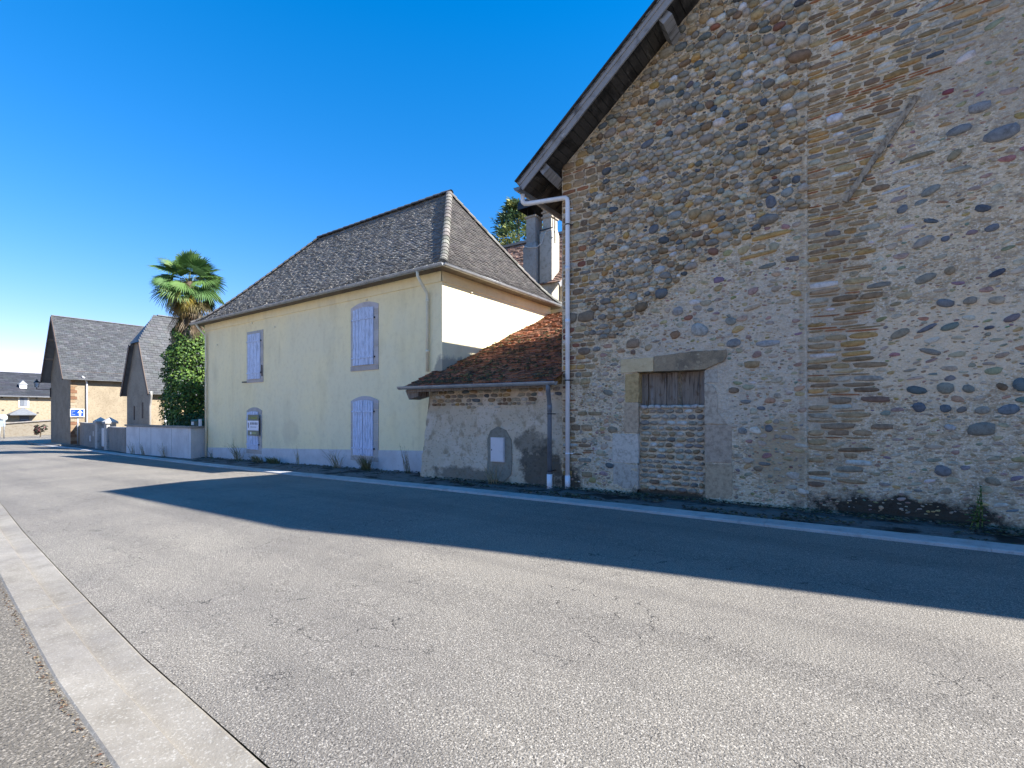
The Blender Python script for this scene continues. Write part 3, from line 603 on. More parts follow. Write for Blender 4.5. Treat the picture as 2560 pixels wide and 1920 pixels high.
# slate courses that show at the verge, edge on
T = tiles(lambda f: (Vector((lerp(-6.2, -.6, f), FY-.06, hi[0][1]+(lerp(-6.2, -.6, f)+6.16)*.785+.012)), Vector((lerp(-6.2, -.6, f), FY+.5, hi[0][1]+(lerp(-6.2, -.6, f)+6.16)*.785+.012))), 60, .26, .022, [(.10, .105, .115), (.14, .145, .15), (.08, .085, .09), (.17, .17, .165)], jx=.02, jz=.02)
emit(T, 'slate', 'slates', M['slate'], roof, 300)
b = MB(); k = Vector((1, 0, .785)).normalized(); pn = Vector((-.785, 0, 1)).normalized()
A, B = Vector((-6.13, FY+.0, 6.62-.785*.11)), Vector((-.6, FY+.0, soff(-.6)))
for q, (off, hgt, yy, th) in enumerate(((.045, .13, .0, .035), (.16, .10, -.02, .03))):
    MB().bar(A+pn*off+Vector((0, yy, 0)), B+pn*off+Vector((0, yy, 0)), th, hgt, up=pn).build('bargeboard', M['barge'], roof)
MB().bar(A+pn*.235+Vector((0, -.03, 0)), B+pn*.235+Vector((0, -.03, 0)), .12, .03, up=pn).build('verge_batten', M['soffit'], roof)
L = (B-A).length; n = 46
for i in range(n):                                      # soffit boards run up from wall to verge
    p = A+k*(L*(i+.03)/n)+pn*rnd(.03, .045); q = A+k*(L*(i+.97)/n)+pn*rnd(.03, .045)
    vs = [p+Vector((0, .02, 0)), q+Vector((0, .02, 0)), q+Vector((0, .70, 0)), p+Vector((0, .70, 0))]; vs += [v+pn*.02 for v in vs]
    MB().add(vs, [(3, 2, 1, 0), (4, 5, 6, 7), (0, 1, 5, 4), (1, 2, 6, 5), (2, 3, 7, 6), (3, 0, 4, 7)]).build('soffit_board', M['soffit'], roof)
for X in (-5.62, -3.02):                               # purlin ends
    z = soff(X)-.10
    MB().bar((X, FY+.06, z+.05), (X, WY+.1, z-.02), .2, .22, up=pn).build('purlin_end', M['barge'], roof)
# eaves side boards, left slope
for i in range(16):
    y = WY+.0+i*.26
    vs = [Vector((-6.14, y, 6.55)), Vector((-6.14, y+.24, 6.55)), Vector((-5.48, y+.24, 7.06)), Vector((-5.48, y, 7.06))]; vs += [v+pn*.02 for v in vs]
    if i < 5: MB().add(vs, [(0, 1, 2, 3), (4, 7, 6, 5), (0, 4, 5, 1), (2, 6, 7, 3), (1, 5, 6, 2), (3, 7, 4, 0)]).build('soffit_board', M['soffit'], roof)
MB().gutter((-6.24, FY-.05, 6.60), (-6.24, BY+.3, 6.56), .085, n=10).build('gutter', M['zinc_dark'], barn, True)
dp = MB(); zt = 6.40
path = [(-6.24, 9.17, 6.52), (-6.24, 9.17, 6.42), (-6.235, 9.175, 6.35), (-6.20, 9.195, 6.315), (-6.13, 9.23, 6.31), (-5.48, 9.545, 6.37), (-5.37, 9.555, 6.36), (-5.325, 9.557, 6.32), (-5.315, 9.56, 6.24), (-5.315, 9.56, .12)]
dp.tube(path, .05, 12); dp.tube([(-5.315, 9.56, .28), (-5.315, 9.56, 0.0)], .06, 12)
for z in (3.6, 4.75): dp.tube([(-5.315, 9.56, z), (-5.315, 9.56, z+.1)], .055, 12)
dp = dp.build('downpipe', M['pvc'], barn, True)
for z, mm in ((6.1, 'pvc'), (5.75, 'iron'), (4.45, 'pvc'), (3.3, 'pvc'), (2.35, 'iron'), (.75, 'pvc')):
    q = MB(); q.tube([(-5.315, 9.56, z), (-5.315, 9.56, z+.025)], .058, 12); q.bar((-5.31, 9.6, z+.012), (-5.20, 9.64, z+.012), .02, .02); q.build('pipe_clip', M[mm], dp, True)

# ------------------------------------------------------------------ the low lean-to between barn and house
LX0, LX1 = -9.75, -5.52
lean = empty('lean_to', (-7.6, WY, 0), 'low rendered lean-to with mossy red tile roof between barn and yellow house', 'lean-to')
m = MB(); vs = []; fs = []; n, k = 80, 44
for i in range(n+1):
    for j_ in range(k+1):
        z = lerp(-.2, 2.30, j_/k); x0 = -9.98+.36*max(0, z)/2.2+.05*ns(z*3, 1)+.03*ns(z*9, 4); x = lerp(x0, LX1, i/n)
        y = WY+.03+.014*ns(x*2, z*2, 9)+.007*ns(x*8, z*8, 3)+(.03 if z > 1.72+.12*ns(x*2.5, 0, 8) else 0)
        vs.append((x, y, z+zg(x)*0))
for i in range(n):
    for j_ in range(k): a = i*(k+1)+j_; fs.append((a, a+k+1, a+k+2, a+1))
m.add(vs, fs)
m.add([(-9.98, WY+.03, -.2), (-9.6, WY+.03, 2.3), (-9.6, 10.34, 2.3), (-9.98, 10.34, -.2)], [(0, 1, 2, 3)])
lw = m.build('wall', M['render'], lean, True)
add_mask(M['render'], (.03, .027, .022), blotch(-6.05, .35, .75, .75, 3, .75, .8))
add_mask(M['render'], (.06, .055, .045), blotch(-6.3, .95, .7, .35, 4, .7, .6))
add_mask(M['render'], (.11, .10, .075), blotch(-8.3, .05, 1.7, .3, 4, .6, .75))
add_mask(M['render'], (.38, .30, .19), blotch(-9.5, 1.9, .9, .4, 3, .5, .5))
SL = []; z = 1.76
while z < 2.16:
    h = rnd(.075, .12); x = -9.55
    while x < -5.7:
        w = h*rnd(1.1, 2.6)
        if z > 1.8+.14*ns(x*2.5, 0, 8) and rnd(0, 1) < .9 and not (x > -6.3 and z < 2.0): SL.append(stone(x+w/2, z+h/2, w*.93, h*.86, WY+.055, rnd(.02, .045), pick(.5, .36, .04, .02, .08, .0), rnd(-.08, .08), rnd(2.2, 4)))
        x += w*1.04
    z += h*1.02
emit(SL, 'stone', 'small_stones', M['stone'], lw, 300, True)
def lroof(Y): return 2.40+.437*(Y-9.22)
RT = 16.3
base = MB()
base.add([(-10.2, 9.24, lroof(9.24)-.09), (-5.5, 9.24, lroof(9.24)-.09), (-5.5, RT, lroof(RT)-.09), (-9.8, RT, lroof(RT)-.09), (-9.8, 10.35, lroof(10.35)-.09), (-10.2, 10.35, lroof(10.35)-.09)], [(0, 1, 2, 3, 4, 5), (5, 4, 3, 2, 1, 0)], (.1, .06, .04))
base.add([(-9.8, RT, 2), (-5.5, RT, 2), (-5.5, RT, lroof(RT)-.05), (-9.8, RT, lroof(RT)-.05)], [(0, 1, 2, 3)], (.3, .25, .2))
lr = base.build('roof', M['redtile'], lean)
RP = [(.24, .085, .045), (.19, .075, .042), (.26, .115, .06), (.15, .07, .045), (.30, .11, .055), (.33, .12, .06)]
def lrow(f):
    Y = lerp(9.22, RT, f); x0 = -10.15 if Y < 10.33 else -9.76
    w = .03*ns(Y*.9, 2); return Vector((x0, Y, lroof(Y)-.05+w)), Vector((-5.46, Y, lroof(Y)-.05+w))
TL = tiles(lrow, 52, .185, .03, RP, jx=.03, jz=.03, over=.6, warp=lambda p: .035*ns(p.x*1.3, p.y*1.3, 4))
emit(TL, 'roof_tile', 'roof_tiles', M['redtile'], lr, 300)
mo = []                                                # cushions of moss on the tiles
for _ in range(900):
    x, y = rnd(-9.9, -5.6), 9.3+abs(rnd(-1, 1))**1.4*4.5
    if x < -9.72 and y > 10.2: continue
    if ns(x*1.2, y*1.2, 12) < -.12: continue
    r = rnd(.02, .06); z = lroof(y)+.0; vs = []; n = 6
    for q, (kk, hh) in enumerate(((1, 0), (.75, .7))):
        for i in range(n): a = i*6.283/n; vs.append((x+r*kk*math.cos(a)*rnd(.8, 1.3), y+r*kk*math.sin(a)*.8, z+r*.55*hh+.437*r*kk*math.sin(a)*.8))
    vs.append((x, y, z+r*.62))
    mo.append((vs, [(i, (i+1) % n, (i+1) % n+n, i+n) for i in range(n)]+[(i+n, (i+1) % n+n, 2*n) for i in range(n)], jit(random.choice([(.10, .075, .03), (.07, .05, .025), (.13, .085, .03), (.05, .04, .02)]), .3)))
q = MB()
for p in mo: q.piece(p)
q.build('moss', M['straw'], lr, True, kind='stuff')
MB().gutter((-10.23, 9.13, 2.355), (-5.36, 9.13, 2.315), .075, n=10, joints=.62).build('gutter', M['zinc'], lean, True)
b = MB(); b.add([(-10.12, 9.26, 2.26), (-9.62, 9.26, 2.26), (-9.62, 9.26, 2.10), (-9.98, 9.26, 2.02), (-10.12, 9.66, 2.43), (-9.62, 9.66, 2.43), (-9.62, 9.66, 2.1), (-9.98, 9.66, 2.02)], [(0, 3, 2, 1), (4, 5, 6, 7), (0, 4, 7, 3), (1, 2, 6, 5), (0, 1, 5, 4), (3, 7, 6, 2)]); b.build('eaves_bracket', M['wood'], lean)
b = MB(); b.box((-10.0, 9.2, 2.21), (-5.52, 9.23, 2.30)); b.build('fascia_board', M['wood'], lean)
d2 = MB(); d2.tube([(-5.56, 9.14, 2.28), (-5.57, 9.16, 2.12), (-5.62, 9.27, 2.0), (-5.68, 9.39, 1.88), (-5.69, 9.42, 1.8), (-5.69, 9.42, .25)], .05, 12); d2.tube([(-5.69, 9.42, 1.86), (-5.69, 9.42, 1.68)], .056, 12)
d2 = d2.build('downpipe', M['zinc_dark'], lean, True)
b = MB(); b.tube([(-5.69, 9.42, .30), (-5.69, 9.42, -.06)], .062, 12); b.build('pipe_foot', M['pvc'], d2, True)
for z in (1.62, .36):
    b = MB(); b.tube([(-5.69, 9.42, z), (-5.69, 9.42, z+.02)], .06, 12); b.bar((-5.69, 9.45, z+.01), (-5.69, 9.68, z+.01), .03, .02); b.build('pipe_clip', M['iron'], d2, True)
# electricity box in a cement patch
cpz = [(-7.68, .02), (-7.60, .55), (-7.62, 1.0), (-7.52, 1.22), (-7.3, 1.33), (-7.05, 1.24), (-6.9, 1.02), (-6.87, .5), (-6.9, .18), (-7.1, .0)]
b = MB(); b.add([(x, WY+.005, z) for x, z in cpz]+[(x, WY+.08, z) for x, z in cpz], [tuple(range(10))[::-1]]+[(i, (i+1) % 10, (i+1) % 10+10, i+10) for i in range(10)], (.27, .25, .20)); b.build('cement_patch', M['attr_rough'], lean)
mb_ = MB(); mb_.box((-7.47, WY-.05, .47), (-7.07, WY+.08, 1.06), (.58, .55, .55)); box_ = mb_.build('meter_box', M['attr'], lean)
b = MB(); b.box((-7.45, WY-.062, .49), (-7.09, WY-.048, 1.04), (.62, .585, .585)); b.build('meter_door', M['attr'], box_)
b = MB(); b.box((-7.44, WY-.068, .74), (-7.415, WY-.060, .78), (.12, .12, .12)); b.build('lock', M['attr'], box_)

# ------------------------------------------------------------------ the yellow house
HY, HX0, HX1, HB, EZ = 10.35, -24.5, -9.8, 16.25, 5.74
house = empty('yellow_house', (-17.2, HY, zg(-17)), 'two-storey pale yellow house with hipped grey tile roof and blue shutters', 'house')
b = MB(); hn = 40
for (p, q) in (((HX0, HY), (HX1, HY)), ((HX1, HY), (HX1, HB)), ((HX1, HB), (HX0, HB)), ((HX0, HB), (HX0, HY))):
    b.add([(p[0], p[1], -.7), (q[0], q[1], -.7), (q[0], q[1], EZ+.05), (p[0], p[1], EZ+.05)], [(0, 1, 2, 3)])
hw = b.build('wall', M['yellow'], house)
add_mask(M['yellow'], (.22, .21, .19), blotch(-9.85, 2.95, .28, .42, 4, .5, .75))
add_mask(M['yellow'], (.60, .50, .33), blotch(-17.6, 1.0, .7, .6, 2, .5, .4))
b = MB()
px = frange(-24.55, -9.9, .6); vs = []; fs = []
for X in px:
    t = .56+(X+10.6)*.0305
    vs += [(X, HY-.018, -.7), (X, HY-.018, t), (X, HY+.01, t)]
for i in range(len(px)-1): a = i*3; fs += [(a, a+3, a+4, a+1), (a+1, a+4, a+5, a+2)]
b.add(vs, fs); b.build('plinth', M['plinth'], house)
# faint cornice line under the eaves
b = MB(); b.box((HX0, HY-.03, 5.40), (HX1+.02, HY+.01, EZ+.04)); b.box((HX1-.01, HY-.03, 5.40), (HX1+.03, HB, EZ+.04)); b.build('cornice', M['yellow'], house)

# roof: hipped, kicked out at the eaves
ov = .36; ex0, ex1, ey0, ey1 = HX0-ov-.05, HX1+ov, HY-ov, HB+ov
RZ, RY, rx0, rx1 = 9.6, 13.3, -20.1, -12.25
def gz(f):
    k_, b_ = .09, .15; e = 1-k_*(1-math.exp(-1/b_)); return EZ+.02+(RZ-EZ-.02)*(f-k_*(1-math.exp(-f/b_)))/e
front = lambda f: (Vector((lerp(ex0, rx0, f), lerp(ey0, RY, f), gz(f))), Vector((lerp(ex1, rx1, f), lerp(ey0, RY, f), gz(f))))
right = lambda f: (Vector((lerp(ex1, rx1, f), lerp(ey0, RY, f), gz(f))), Vector((lerp(ex1, rx1, f), lerp(ey1, RY, f), gz(f))))
left = lambda f: (Vector((lerp(ex0, rx0, f), lerp(ey1, RY, f), gz(f))), Vector((lerp(ex0, rx0, f), lerp(ey0, RY, f), gz(f))))
back = lambda f: (Vector((lerp(ex1, rx1, f), lerp(ey1, RY, f), gz(f))), Vector((lerp(ex0, rx0, f), lerp(ey1, RY, f), gz(f))))
b = MB(); NF = 14
for fn in (front, right, left, back):
    vs = []; fs = []
    for i in range(NF+1):
        A, B = fn(i/NF); vs += [A-Vector((0, 0, .035)), B-Vector((0, 0, .035))]
    for i in range(NF): fs.append((2*i, 2*i+1, 2*i+3, 2*i+2))
    b.add(vs, fs, (.12, .115, .105))
b.add([(ex0, ey0, EZ-.05), (ex1, ey0, EZ-.05), (ex1, ey1, EZ-.05), (ex0, ey1, EZ-.05)], [(3, 2, 1, 0)], (.16, .13, .10))
b.add([(ex0, ey0, EZ-.05), (ex1, ey0, EZ-.05), (ex1, ey1, EZ-.05), (ex0, ey1, EZ-.05), (ex0, ey0, EZ+.02), (ex1, ey0, EZ+.02), (ex1, ey1, EZ+.02), (ex0, ey1, EZ+.02)], [(0, 1, 5, 4), (1, 2, 6, 5), (2, 3, 7, 6), (3, 0, 4, 7)], (.16, .13, .10))
hr = b.build('roof', M['tile'], house)
GP = [(0.188, 0.181, 0.171), (0.165, 0.161, 0.154), (0.217, 0.209, 0.195), (0.195, 0.183, 0.168), (0.24, 0.229, 0.213), (0.15, 0.147, 0.143)]
TT = tiles(front, 46, .175, .034, GP, jx=.008, jz=.006, over=.35, cj=.08, warp=lambda p: .012*ns(p.x*1.2, p.z*1.2, 6))
TT += tiles(right, 46, .175, .022, [(.075, .066, .060), (.095, .085, .076), (.06, .054, .05), (.08, .072, .065)], jx=.010, jz=.006, over=.35, cj=.1)  # same tiles coloured darker on this slope to offset the full sun
TT += tiles(left, 30, .25, .02, GP, over=.3)
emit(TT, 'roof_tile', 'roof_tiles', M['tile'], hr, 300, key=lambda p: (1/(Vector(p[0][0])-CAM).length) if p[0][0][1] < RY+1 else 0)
LP = [(.18, .165, .145), (.15, .14, .12), (.21, .195, .17)]
ridge(0, 1, 21, .125, 'hip_tile', M['tile'], hr, LP, .9, curve=lambda f: Vector((lerp(ex1, rx1, f), lerp(ey0, RY, f), gz(f)+.02)))
ridge(0, 1, 22, .12, 'hip_tile', M['tile'], hr, LP, .9, curve=lambda f: Vector((lerp(ex0, rx0, f), lerp(ey0, RY, f), gz(f)+.02)))
ridge(0, 1, 19, .115, 'hip_tile', M['tile'], hr, LP, .9, curve=lambda f: Vector((lerp(ex1, rx1, f), lerp(ey1, RY, f), gz(f)+.02)))
ridge((rx0-.1, RY, RZ+.03), (rx1+.05, RY, RZ+.03), 21, .12, 'ridge_tile', M['tile'], hr, [(.11, .105, .10), (.14, .135, .125)], .9)
MB().gutter((ex0-.02, ey0-.06, EZ-.01), (ex1+.08, ey0-.06, EZ+.0), .075, n=10, joints=.8).build('gutter', M['zinc'], house, True)
MB().gutter((ex1+.06, ey0-.05, EZ), (ex1+.06, ey1, EZ), .075, n=10, joints=.8).build('gutter', M['zinc'], house, True)
b = MB(); b.tube([(-10.36, ey0-.06, EZ-.06), (-10.36, ey0-.05, EZ-.2), (-10.33, ey0+.1, EZ-.42), (-10.31, HY-.09, EZ-.62), (-10.31, HY-.075, EZ-.75), (-10.31, HY-.075, 2.86)], .045, 10); b.tube([(-10.31, HY-.075, 4.85), (-10.31, HY-.075, 4.95)], .053, 10); b.tube([(-10.31, HY-.075, 3.4), (-10.31, HY-.075, 3.48)], .053, 10); b.build('downpipe', M['cream'], house, True)
b = MB(); b.tube([(-24.42, ey0-.06, EZ-.06), (-24.4, ey0+.05, EZ-.25), (-24.28, HY-.08, EZ-.55), (-24.26, HY-.075, EZ-.7), (-24.26, HY-.075, -.33)], .045, 10)
for z in (.9, 2.2, 3.6): b.tube([(-24.26, HY-.075, z), (-24.26, HY-.075, z+.05)], .052, 10)
b.build('downpipe', M['cream'], house, True)
for (x, y, z) in ((-13.1, HY-.02, 5.31), (HX1+.03, 11.6, 5.34), (-20.3, HY-.02, 5.34), (-18.6, HY-.02, 5.0), (-23.3, HY-.02, 4.7)):
    b = MB(); b.box((x-.025, y-.02, z-.025), (x+.025, y+.03, z+.025), (.7, .65, .5)); b.build('vent_cap', M['attr'], house)

def shutter_window(x0, x1, z0, z1, arch, sx0, sx1, sz0, sz1, split, nl, nr, joints, topc, ajar=0.0):
    """stone surround of separate blocks with two ledged shutters in front of a dark backing sheet"""
    W = MB(); mid = (x0+x1)/2; top = [(lerp(x0, x1, i/10), z1+arch*(1-(2*i/10-1)**2)) for i in range(11)]
    W.add([(sx0+.01, HY-.003, sz0), (sx1-.01, HY-.003, sz0), (sx1-.01, HY-.003, sz1), (sx0+.01, HY-.003, sz1)], [(0, 1, 2, 3)], (.05, .05, .06))  # near-black sheet paints the shade of an opening; the wall has none
    w = W.build('window', M['surround'], house)
    fr = .018; C = lambda: jit((.47, .435, .41), .06)
    # head blocks following the arch
    hz = sz1-.02
    pts = [(x0, hz)]+[(x1, hz)]+top[::-1]
    vs = [(x, HY-fr, z) for x, z in pts]+[(x, HY+.02, z) for x, z in pts]; n = len(pts)
    MB().add(vs, [tuple(range(n))]+[(i, i+n, (i+1) % n+n, (i+1) % n) for i in range(n)], jit(topc, .04)).build('surround_block', M['surround'], w)
    for (a, c) in ((x0, sx0+.03), (sx1-.03, x1)):
        zs = [z0+.16]+[lerp(z0+.16, hz, t) for t in joints]+[hz]
        for i in range(len(zs)-1): MB().box((a, HY-fr-rnd(0, .003), zs[i]+.004), (c, HY+.02, zs[i+1]-.004), C()).build('surround_block', M['surround'], w)
    MB().box((x0, HY-fr-.012, z0), (x1, HY+.02, z0+.152), jit((.45, .40, .37), .05)).build('sill', M['surround'], w)
    xm = lerp(sx0, sx1, split)
    for (a, c, n, hinge, aj) in ((sx0, xm-.008, nl, -1, 0), (xm+.008, sx1, nr, 1, ajar)):
        s = MB(); hx = a if hinge < 0 else c
        def rot(x, y, z): 
            ang = aj*(-1 if hinge < 0 else 1); dx = x-hx; return (hx+dx*math.cos(ang)-y*0, HY-.05+y-abs(dx)*math.sin(aj), z)
        sh = None
        for i in range(n):
            p, q = lerp(a, c, i/n)+.007, lerp(a, c, (i+1)/n)-.007; zt = sz1-.0+(arch*.55*(1-(2*((p+q)/2-mid)/(x1-x0))**2) if arch else 0)
            vs = [rot(x, y, z) for x in (p, q) for y in (0, .028) for z in (sz0, zt)]
            o = MB().add(vs, [(0, 4, 5, 1), (2, 3, 7, 6), (0, 1, 3, 2), (4, 6, 7, 5), (1, 5, 7, 3), (0, 2, 6, 4)])
            if sh is None: sh = o.build('shutter', M['shutter'], house)
            else: o.build('plank', M['shutter'], sh)
        for z in (sz0+.12*(sz1-sz0), sz0+.82*(sz1-sz0)):
            vs = [rot(x, y, zz) for x in (a-.03 if hinge < 0 else a+.02, c-.02 if hinge < 0 else c+.03) for y in (-.022, .0) for zz in (z, z+.05)]
            MB().add(vs, [(0, 4, 5, 1), (2, 3, 7, 6), (0, 1, 3, 2), (4, 6, 7, 5), (1, 5, 7, 3), (0, 2, 6, 4)]).build('ledge', M['shutter'], sh)
            xh = a-.04 if hinge < 0 else c+.04; MB().box((xh-.02, HY-.06, z), (xh+.02, HY-.01, z+.05), (.04, .04, .045)).build('hinge', M['attr'], sh)
    return w
shutter_window(-13.91, -12.53, 3.05, 5.12, .14, -13.78, -12.74, 3.22, 5.0, .46, 3, 3, (.33, .62, .9), (.50, .465, .47), .06)
shutter_window(-13.91, -12.53, .12, 2.06, .16, -13.78, -12.76, .30, 2.0, .5, 4, 4, (.3, .62, .88), (.46, .435, .45))
shutter_window(-20.72, -19.46, 2.92, 5.0, .0, -20.62, -19.64, 3.06, 4.88, .30, 2, 3, (.35, .7), (.45, .42, .40), .05)
shutter_window(-20.75, -19.56, .05, 1.78, .14, -20.66, -19.78, .22, 1.68, .42, 2, 3, (.3, .65), (.42, .39, .37), .10)
MB().bar((-20.95, HY-.1, 2.96), (-20.75, HY-.02, 2.96), .03, .05).build('shutter_stay', M['iron'], house)
MB().bar((-19.5, HY-.04, 3.15), (-19.52, HY-.04, 3.6), .03, .03, up=(0, 1, 0)).build('shutter_stay', M['iron'], house)

# estate agent's board hung on the lower left shutter
sg = empty('sale_board', (-20.03, HY-.12, .72), 'olive and white for-sale board fixed on the lower blue shutter', 'sign')
SB = lambda x0, x1, z0, z1, y, c, nm, par: MB().box((x0, HY-.12-y, z0), (x1, HY-.11, z1), c).build(nm, M['attr'], par)
bd = SB(-20.46, -19.60, .78, 1.62, 0, (.19, .19, .13), 'panel', sg)
SB(-20.46, -19.60, .99, 1.38, .004, (.78, .76, .80), 'white_band', sg)
def text(s, x, z, size, c, parent, y):
    cu = bpy.data.curves.new('lettering', 'FONT'); cu.body = s; cu.size = size; cu.extrude = .001
    o = bpy.data.objects.new('lettering', cu); col.objects.link(o); me = bpy.data.meshes.new_from_object(o.evaluated_get(bpy.context.evaluated_depsgraph_get()))
    bpy.data.objects.remove(o); bpy.data.curves.remove(cu)
    me.transform(Matrix.Translation((x, y, z)) @ Matrix.Rotation(R(90), 4, 'X'))
    m_ = MB(); m_.add([v.co for v in me.vertices], [tuple(p.vertices) for p in me.polygons], c); return m_.build('lettering', M['attr'], parent)
text('A VENDRE', -20.32, 1.45, .13, (.42, .45, .06), sg, HY-.126)
for i in range(5): SB(-20.24+i*.12, -20.16+i*.12, 1.22, 1.31, .008, (.2, .2, .22), 'number', sg)
SB(-20.41, -20.36, 1.09, 1.30, .008, (.05, .05, .06), 'emblem', sg); SB(-20.24, -19.76, 1.11, 1.14, .008, (.35, .35, .38), 'number', sg)
SB(-20.26, -20.15, .83, .93, .004, (.72, .72, .66), 'emblem', sg); SB(-20.10, -19.78, .86, .91, .004, (.36, .40, .16), 'number', sg)

# ------------------------------------------------------------------ the older house behind, with its two chimneys
rear = empty('rear_house', (-14, 19, 0), 'old tile-roofed house behind the yellow house with two rendered chimneys', 'house')
def rr(Y): return 10.32-.9*(21-Y)
b = MB(); RG = -10.15
b.add([(-22, 17.9, 0), (RG, 17.9, 0), (RG, 17.9, rr(17.9)), (RG, 21, rr(21)), (RG, 24.1, rr(17.9)), (RG, 24.1, 0), (-22, 17.9, rr(17.9)), (-22, 21, rr(21)), (-22, 24.1, rr(17.9)), (-22, 24.1, 0)], [(0, 1, 2, 6), (1, 5, 4, 3, 2), (9, 0, 6, 7, 8), (5, 9, 8, 4)], (.62, .54, .42))
b.build('wall', M['attr_rough'], rear)
b = MB(); b.add([(-22.3, 17.2, rr(17.2)), (RG+.25, 17.2, rr(17.2)), (RG+.25, 21, rr(21)), (-22.3, 21, rr(21)), (RG+.25, 24.8, rr(17.2)), (-22.3, 24.8, rr(17.2))], [(0, 1, 2, 3), (3, 2, 4, 5)], (.1, .06, .045))
rroof = b.build('roof', M['redtile'], rear)
T = tiles(lambda f: (Vector((-22.3, lerp(17.2, 21, f), rr(lerp(17.2, 21, f))+.01)), Vector((RG+.25, lerp(17.2, 21, f), rr(lerp(17.2, 21, f))+.01))), 34, .2, .035, [(.30, .18, .13), (.24, .14, .10), (.34, .21, .15), (.19, .12, .09)], jx=.02, jz=.025)
emit(T, 'roof_tile', 'roof_tiles', M['tile'], rroof, 200, key=lambda p: -abs(p[0][0][0]+12.5))
MB().bar((-22.3, 21, rr(21)+.06), (RG+.25, 21, rr(21)+.06), .3, .12).build('ridge_cap', M['concrete'], rroof)
for s_ in (17.9, 18.6): pass
MB().bar((RG+.2, 17.2, rr(17.2)-.12), (RG+.2, 21, rr(21)-.12), .06, .2).build('rake_board', M['barge'], rroof)
MB().bar((RG+.2, 24.8, rr(17.2)-.12), (RG+.2, 21, rr(21)-.12), .06, .2).build('rake_board', M['barge'], rroof)
for (y0, y1, z0, z1) in ((18.9, 19.9, 7.0, 7.5), (18.9, 19.7, 5.0, 6.2)):
    w_ = MB(); w_.box((RG-.02, y0, z0), (RG+.02, y1, z1), (.03, .025, .02)); w_ = w_.build('window', M['attr'], rear)
    for k in range(4): MB().box((RG+.01, lerp(y0, y1, (k+.5)/4)-.02, z0), (RG+.045, lerp(y0, y1, (k+.5)/4)+.02, z1), (.16, .12, .09)).build('bar', M['attr'], w_)
MB().box((RG-.0, 18.0, 6.5), (RG+.06, 20.6, 6.72), (.17, .12, .085)).build('timber_beam', M['attr'], rear)
def chimney(cx, cy, w, d, z0, z1, zs, c, courses):
    b = MB(); b.box((cx-w/2-.06, cy-d/2-.05, z0), (cx+w/2+.06, cy+d/2, zs), c)
    b.add([(cx-w/2-.06, cy-d/2-.05, zs), (cx+w/2+.06, cy-d/2-.05, zs), (cx+w/2+.06, cy+d/2, zs), (cx-w/2-.06, cy+d/2, zs), (cx-w/2+.04, cy-d/2+.04, zs+.25), (cx+w/2-.02, cy-d/2+.04, zs+.25), (cx+w/2-.02, cy+d/2-.02, zs+.25), (cx-w/2+.04, cy+d/2-.02, zs+.25)], [(0, 1, 5, 4), (1, 2, 6, 5), (2, 3, 7, 6), (3, 0, 4, 7)], c)
    b.box((cx-w/2+.04, cy-d/2+.04, zs+.2), (cx+w/2-.02, cy+d/2-.02, z1), c)
    o = b.build('chimney', M['attr_rough'], rear)
    for k in range(courses):
        z = z1-.1-k*.2; MB().box((cx-w/2-.01, cy-d/2-.01, z), (cx+w/2+.03, cy+d/2+.03, z+.07), (.42, .36, .28)).build('brick_band', M['attr_rough'], o)
    return o
c1 = chimney(-11.30, 17.45, .50, .6, 5.9, 9.86, 8.5, (.40, .37, .33), 1)
c2 = chimney(-10.62, 17.6, .46, .55, 6.1, 10.15, 9.0, (.50, .45, .37), 3)
b = MB(); n = 12; vs = []                               # black half-barrel cowl standing on legs
for x in (-11.72, -10.72):
    for k in range(n+1):
        a = math.pi*(k/n)*1.08-.13; vs.append((x, 17.45-.62*math.cos(a), 10.12+.52*math.sin(a)))
fs = [(k, k+1, k+n+2, k+n+1) for k in range(n)]+[tuple(range(n+1)), tuple(range(n+1, 2*n+2))[::-1]]
b.add(vs, fs, (.02, .02, .022))
for sx in (-.22, .22):
    for sy in (-.2, .2): b.bar((-11.3+sx*.8, 17.45+sy, 9.8), (-11.3+sx*.8, 17.45+sy, 10.2), .03, .03, (.02, .02, .022), up=(0, 1, 0))
b.build('chimney_cowl', M['iron'], c1)
an = empty('antenna_mast', (-10.3, 17.5, 9.0), 'thin aerial mast strapped to the right-hand chimney behind', 'antenna')
MB().tube([(-10.32, 17.5, 8.6), (-10.32, 17.5, 11.0)], .022, 6).build('mast', M['iron'], an)
for z in (8.75, 9.15): MB().box((-10.92, 17.28, z), (-10.30, 17.31, z+.04), (.03, .03, .03)).build('strap', M['iron'], an)
b = MB(); b.tube([(-11.56, 17.08, 8.6), (-11.28, 17.05, 8.48), (-10.95, 17.1, 8.45), (-10.76, 17.2, 8.6), (-10.68, 17.27, 8.95), (-10.58, 17.28, 9.1), (-10.34, 17.3, 9.1)], .018, 6, (.6, .58, .54)); b.build('cable', M['attr'], an, True)

